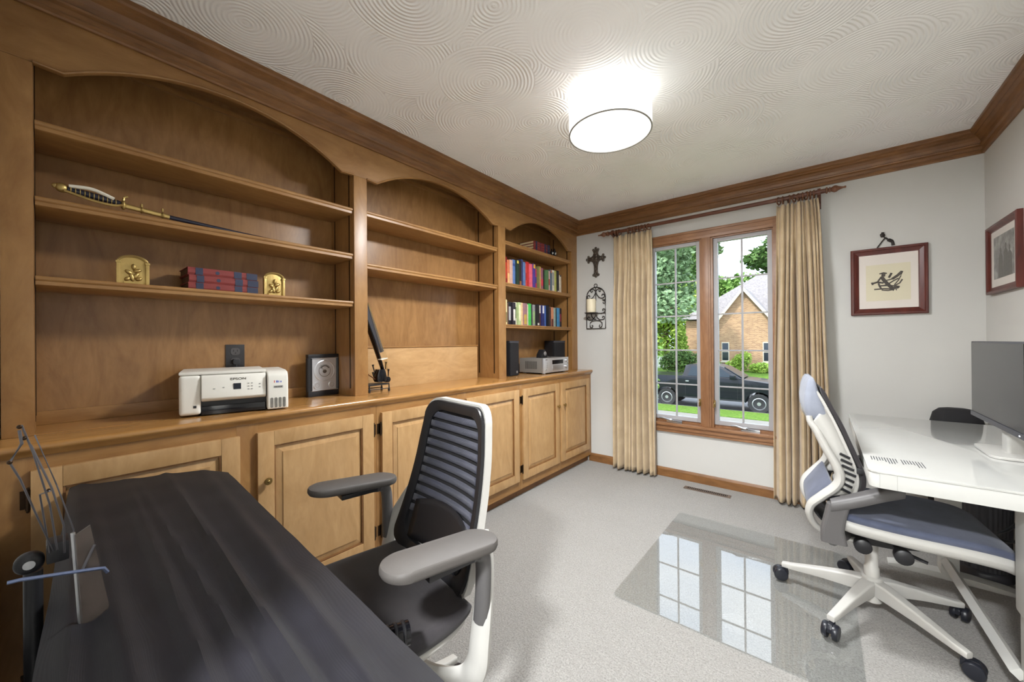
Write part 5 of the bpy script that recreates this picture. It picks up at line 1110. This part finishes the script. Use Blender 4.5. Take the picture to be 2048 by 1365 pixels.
# ------------------------------------------------------------------ pickup truck (local: +x front, +y away from us)
plain('truck_paint', lin(10, 13, 24), 0.35, var=0.05, spec=.3); M['truck_paint'].node_tree.nodes['Principled BSDF'].inputs['Coat Weight'].default_value = .3
plain('tyre', lin(40, 40, 42), 0.85, var=0.1); plain('rim', lin(170, 172, 174), 0.35, 0.7, var=0.1); plain('truck_trim', lin(26, 27, 30), 0.6)
tk = thing('pickup_truck', 'dark blue pickup truck parked on the street outside the window', 'pickup truck', (-3.79, 19.35, GZ-.12))
tz = .12
fx, rx, wr = 1.80, -1.84, .40
def arch(cx, r, n=10): return [(cx + r*math.cos(a), wr + tz*0 + r*math.sin(a)) for a in [PI - PI*k/n for k in range(n+1)]]
side = [(-3.0, .62), (-2.95, .55)] + [(rx-.50, .52)] + arch(rx, .48) + [(rx+.50, .45), (fx-.52, .45)] + arch(fx, .48) + [(fx+.50, .50), (2.62, .50), (2.70, .62), (2.70, 1.05), (2.60, 1.20), (1.60, 1.33), (1.05, 1.38), (-1.20, 1.38), (-1.22, 1.42), (-3.0, 1.42)]
MB().prism(side, 'y', -.98, .98).build('body', 'truck_paint', tk, bevel=.03)
cabp = [(-1.15, 1.38), (1.20, 1.38), (.45, 1.86), (.20, 1.93), (-.85, 1.95), (-1.05, 1.90)]
def cabring(y, k): return [(x, y*(1 if z < 1.5 else .80), z) for x, z in cabp]
MB().loft([cabring(-.96, 0), cabring(.96, 0)]).build('cab', 'truck_paint', tk, bevel=.03)
def sidepane(pts): return MB().loft([[(x, -.972*(1-(z-1.38)/.55*.19)-.004, z) for x, z in pts], [(x, -.972*(1-(z-1.38)/.55*.19)+.012, z) for x, z in pts]])
sidepane([(.12, 1.44), (.92, 1.44), (.40, 1.80), (.12, 1.86)]).build('side_window', 'truck_glass', tk); sidepane([(-.92, 1.44), (.02, 1.44), (.02, 1.86), (-.78, 1.87)]).build('side_window', 'truck_glass', tk)
MB().loft([[(1.20, -.80, 1.40), (1.20, .80, 1.40), (.50, .66, 1.845), (.50, -.66, 1.845)], [(1.22, -.80, 1.42), (1.22, .80, 1.42), (.52, .66, 1.865), (.52, -.66, 1.865)]]).build('windshield', 'truck_glass', tk)
for x in (.07, -1.02, 1.04): B(x-.006, x+.006, -.986, -.978, .50, 1.40).build('door_seam', 'truck_trim', tk)
for x in (-.10, -.92): B(x-.09, x+.05, -1.0, -.98, 1.17, 1.22).build('door_handle', 'rim', tk, bevel=.01)
B(-1.1, 1.25, -1.01, -.975, .44, .50).build('running_board', 'truck_trim', tk, bevel=.01)
MB().box(.78, 1.0, -1.20, -1.02, 1.36, 1.56).box(.86, .94, -1.03, -.95, 1.36, 1.42).build('side_mirror', 'truck_paint', tk, bevel=.03)
B(2.62, 2.80, -.95, .95, .48, .70).build('front_bumper', 'rim', tk, bevel=.04); B(-3.12, -2.96, -.95, .95, .52, .68).build('rear_bumper', 'rim', tk, bevel=.03)
for cxw in (fx, rx):
    for s in (-1, 1):
        w_ = MB().lathe([(.24, s*.74), (.38, s*.74), (.40, s*.78), (.40, s*.94), (.38, s*.985), (.26, s*.985), (.24, s*.97)], (cxw, 0, wr), 'y', 32).build('wheel', 'tyre', tk, smooth=True)
        for q in range(18):
            a = 2*PI*q/18; MB().box(-.02, .02, -.12, .12, .395, .412).xf(Matrix.Translation((cxw, s*.86, wr)) @ Matrix.Rotation(a, 4, 'Y')).build('tread_block', 'tyre', w_) if s < 0 else None
        MB().lathe([(.25, s*.93), (.25, s*.975), (.22, s*.985), (.20, s*.95), (.08, s*.955), (.07, s*.985), (.001, s*.985)], (cxw, 0, wr), 'y', 24).build('rim', 'rim', w_, smooth=True)
        if s < 0:
            for q in range(7):
                a = 2*PI*q/7; MB().ell((0, 0, .145), (.035, .006, .045), 10, 6).xf(Matrix.Translation((cxw, -.957, wr)) @ Matrix.Rotation(a, 4, 'Y')).build('rim_hole', 'truck_trim', w_, smooth=True)
for s in (-1, 1):
    pass
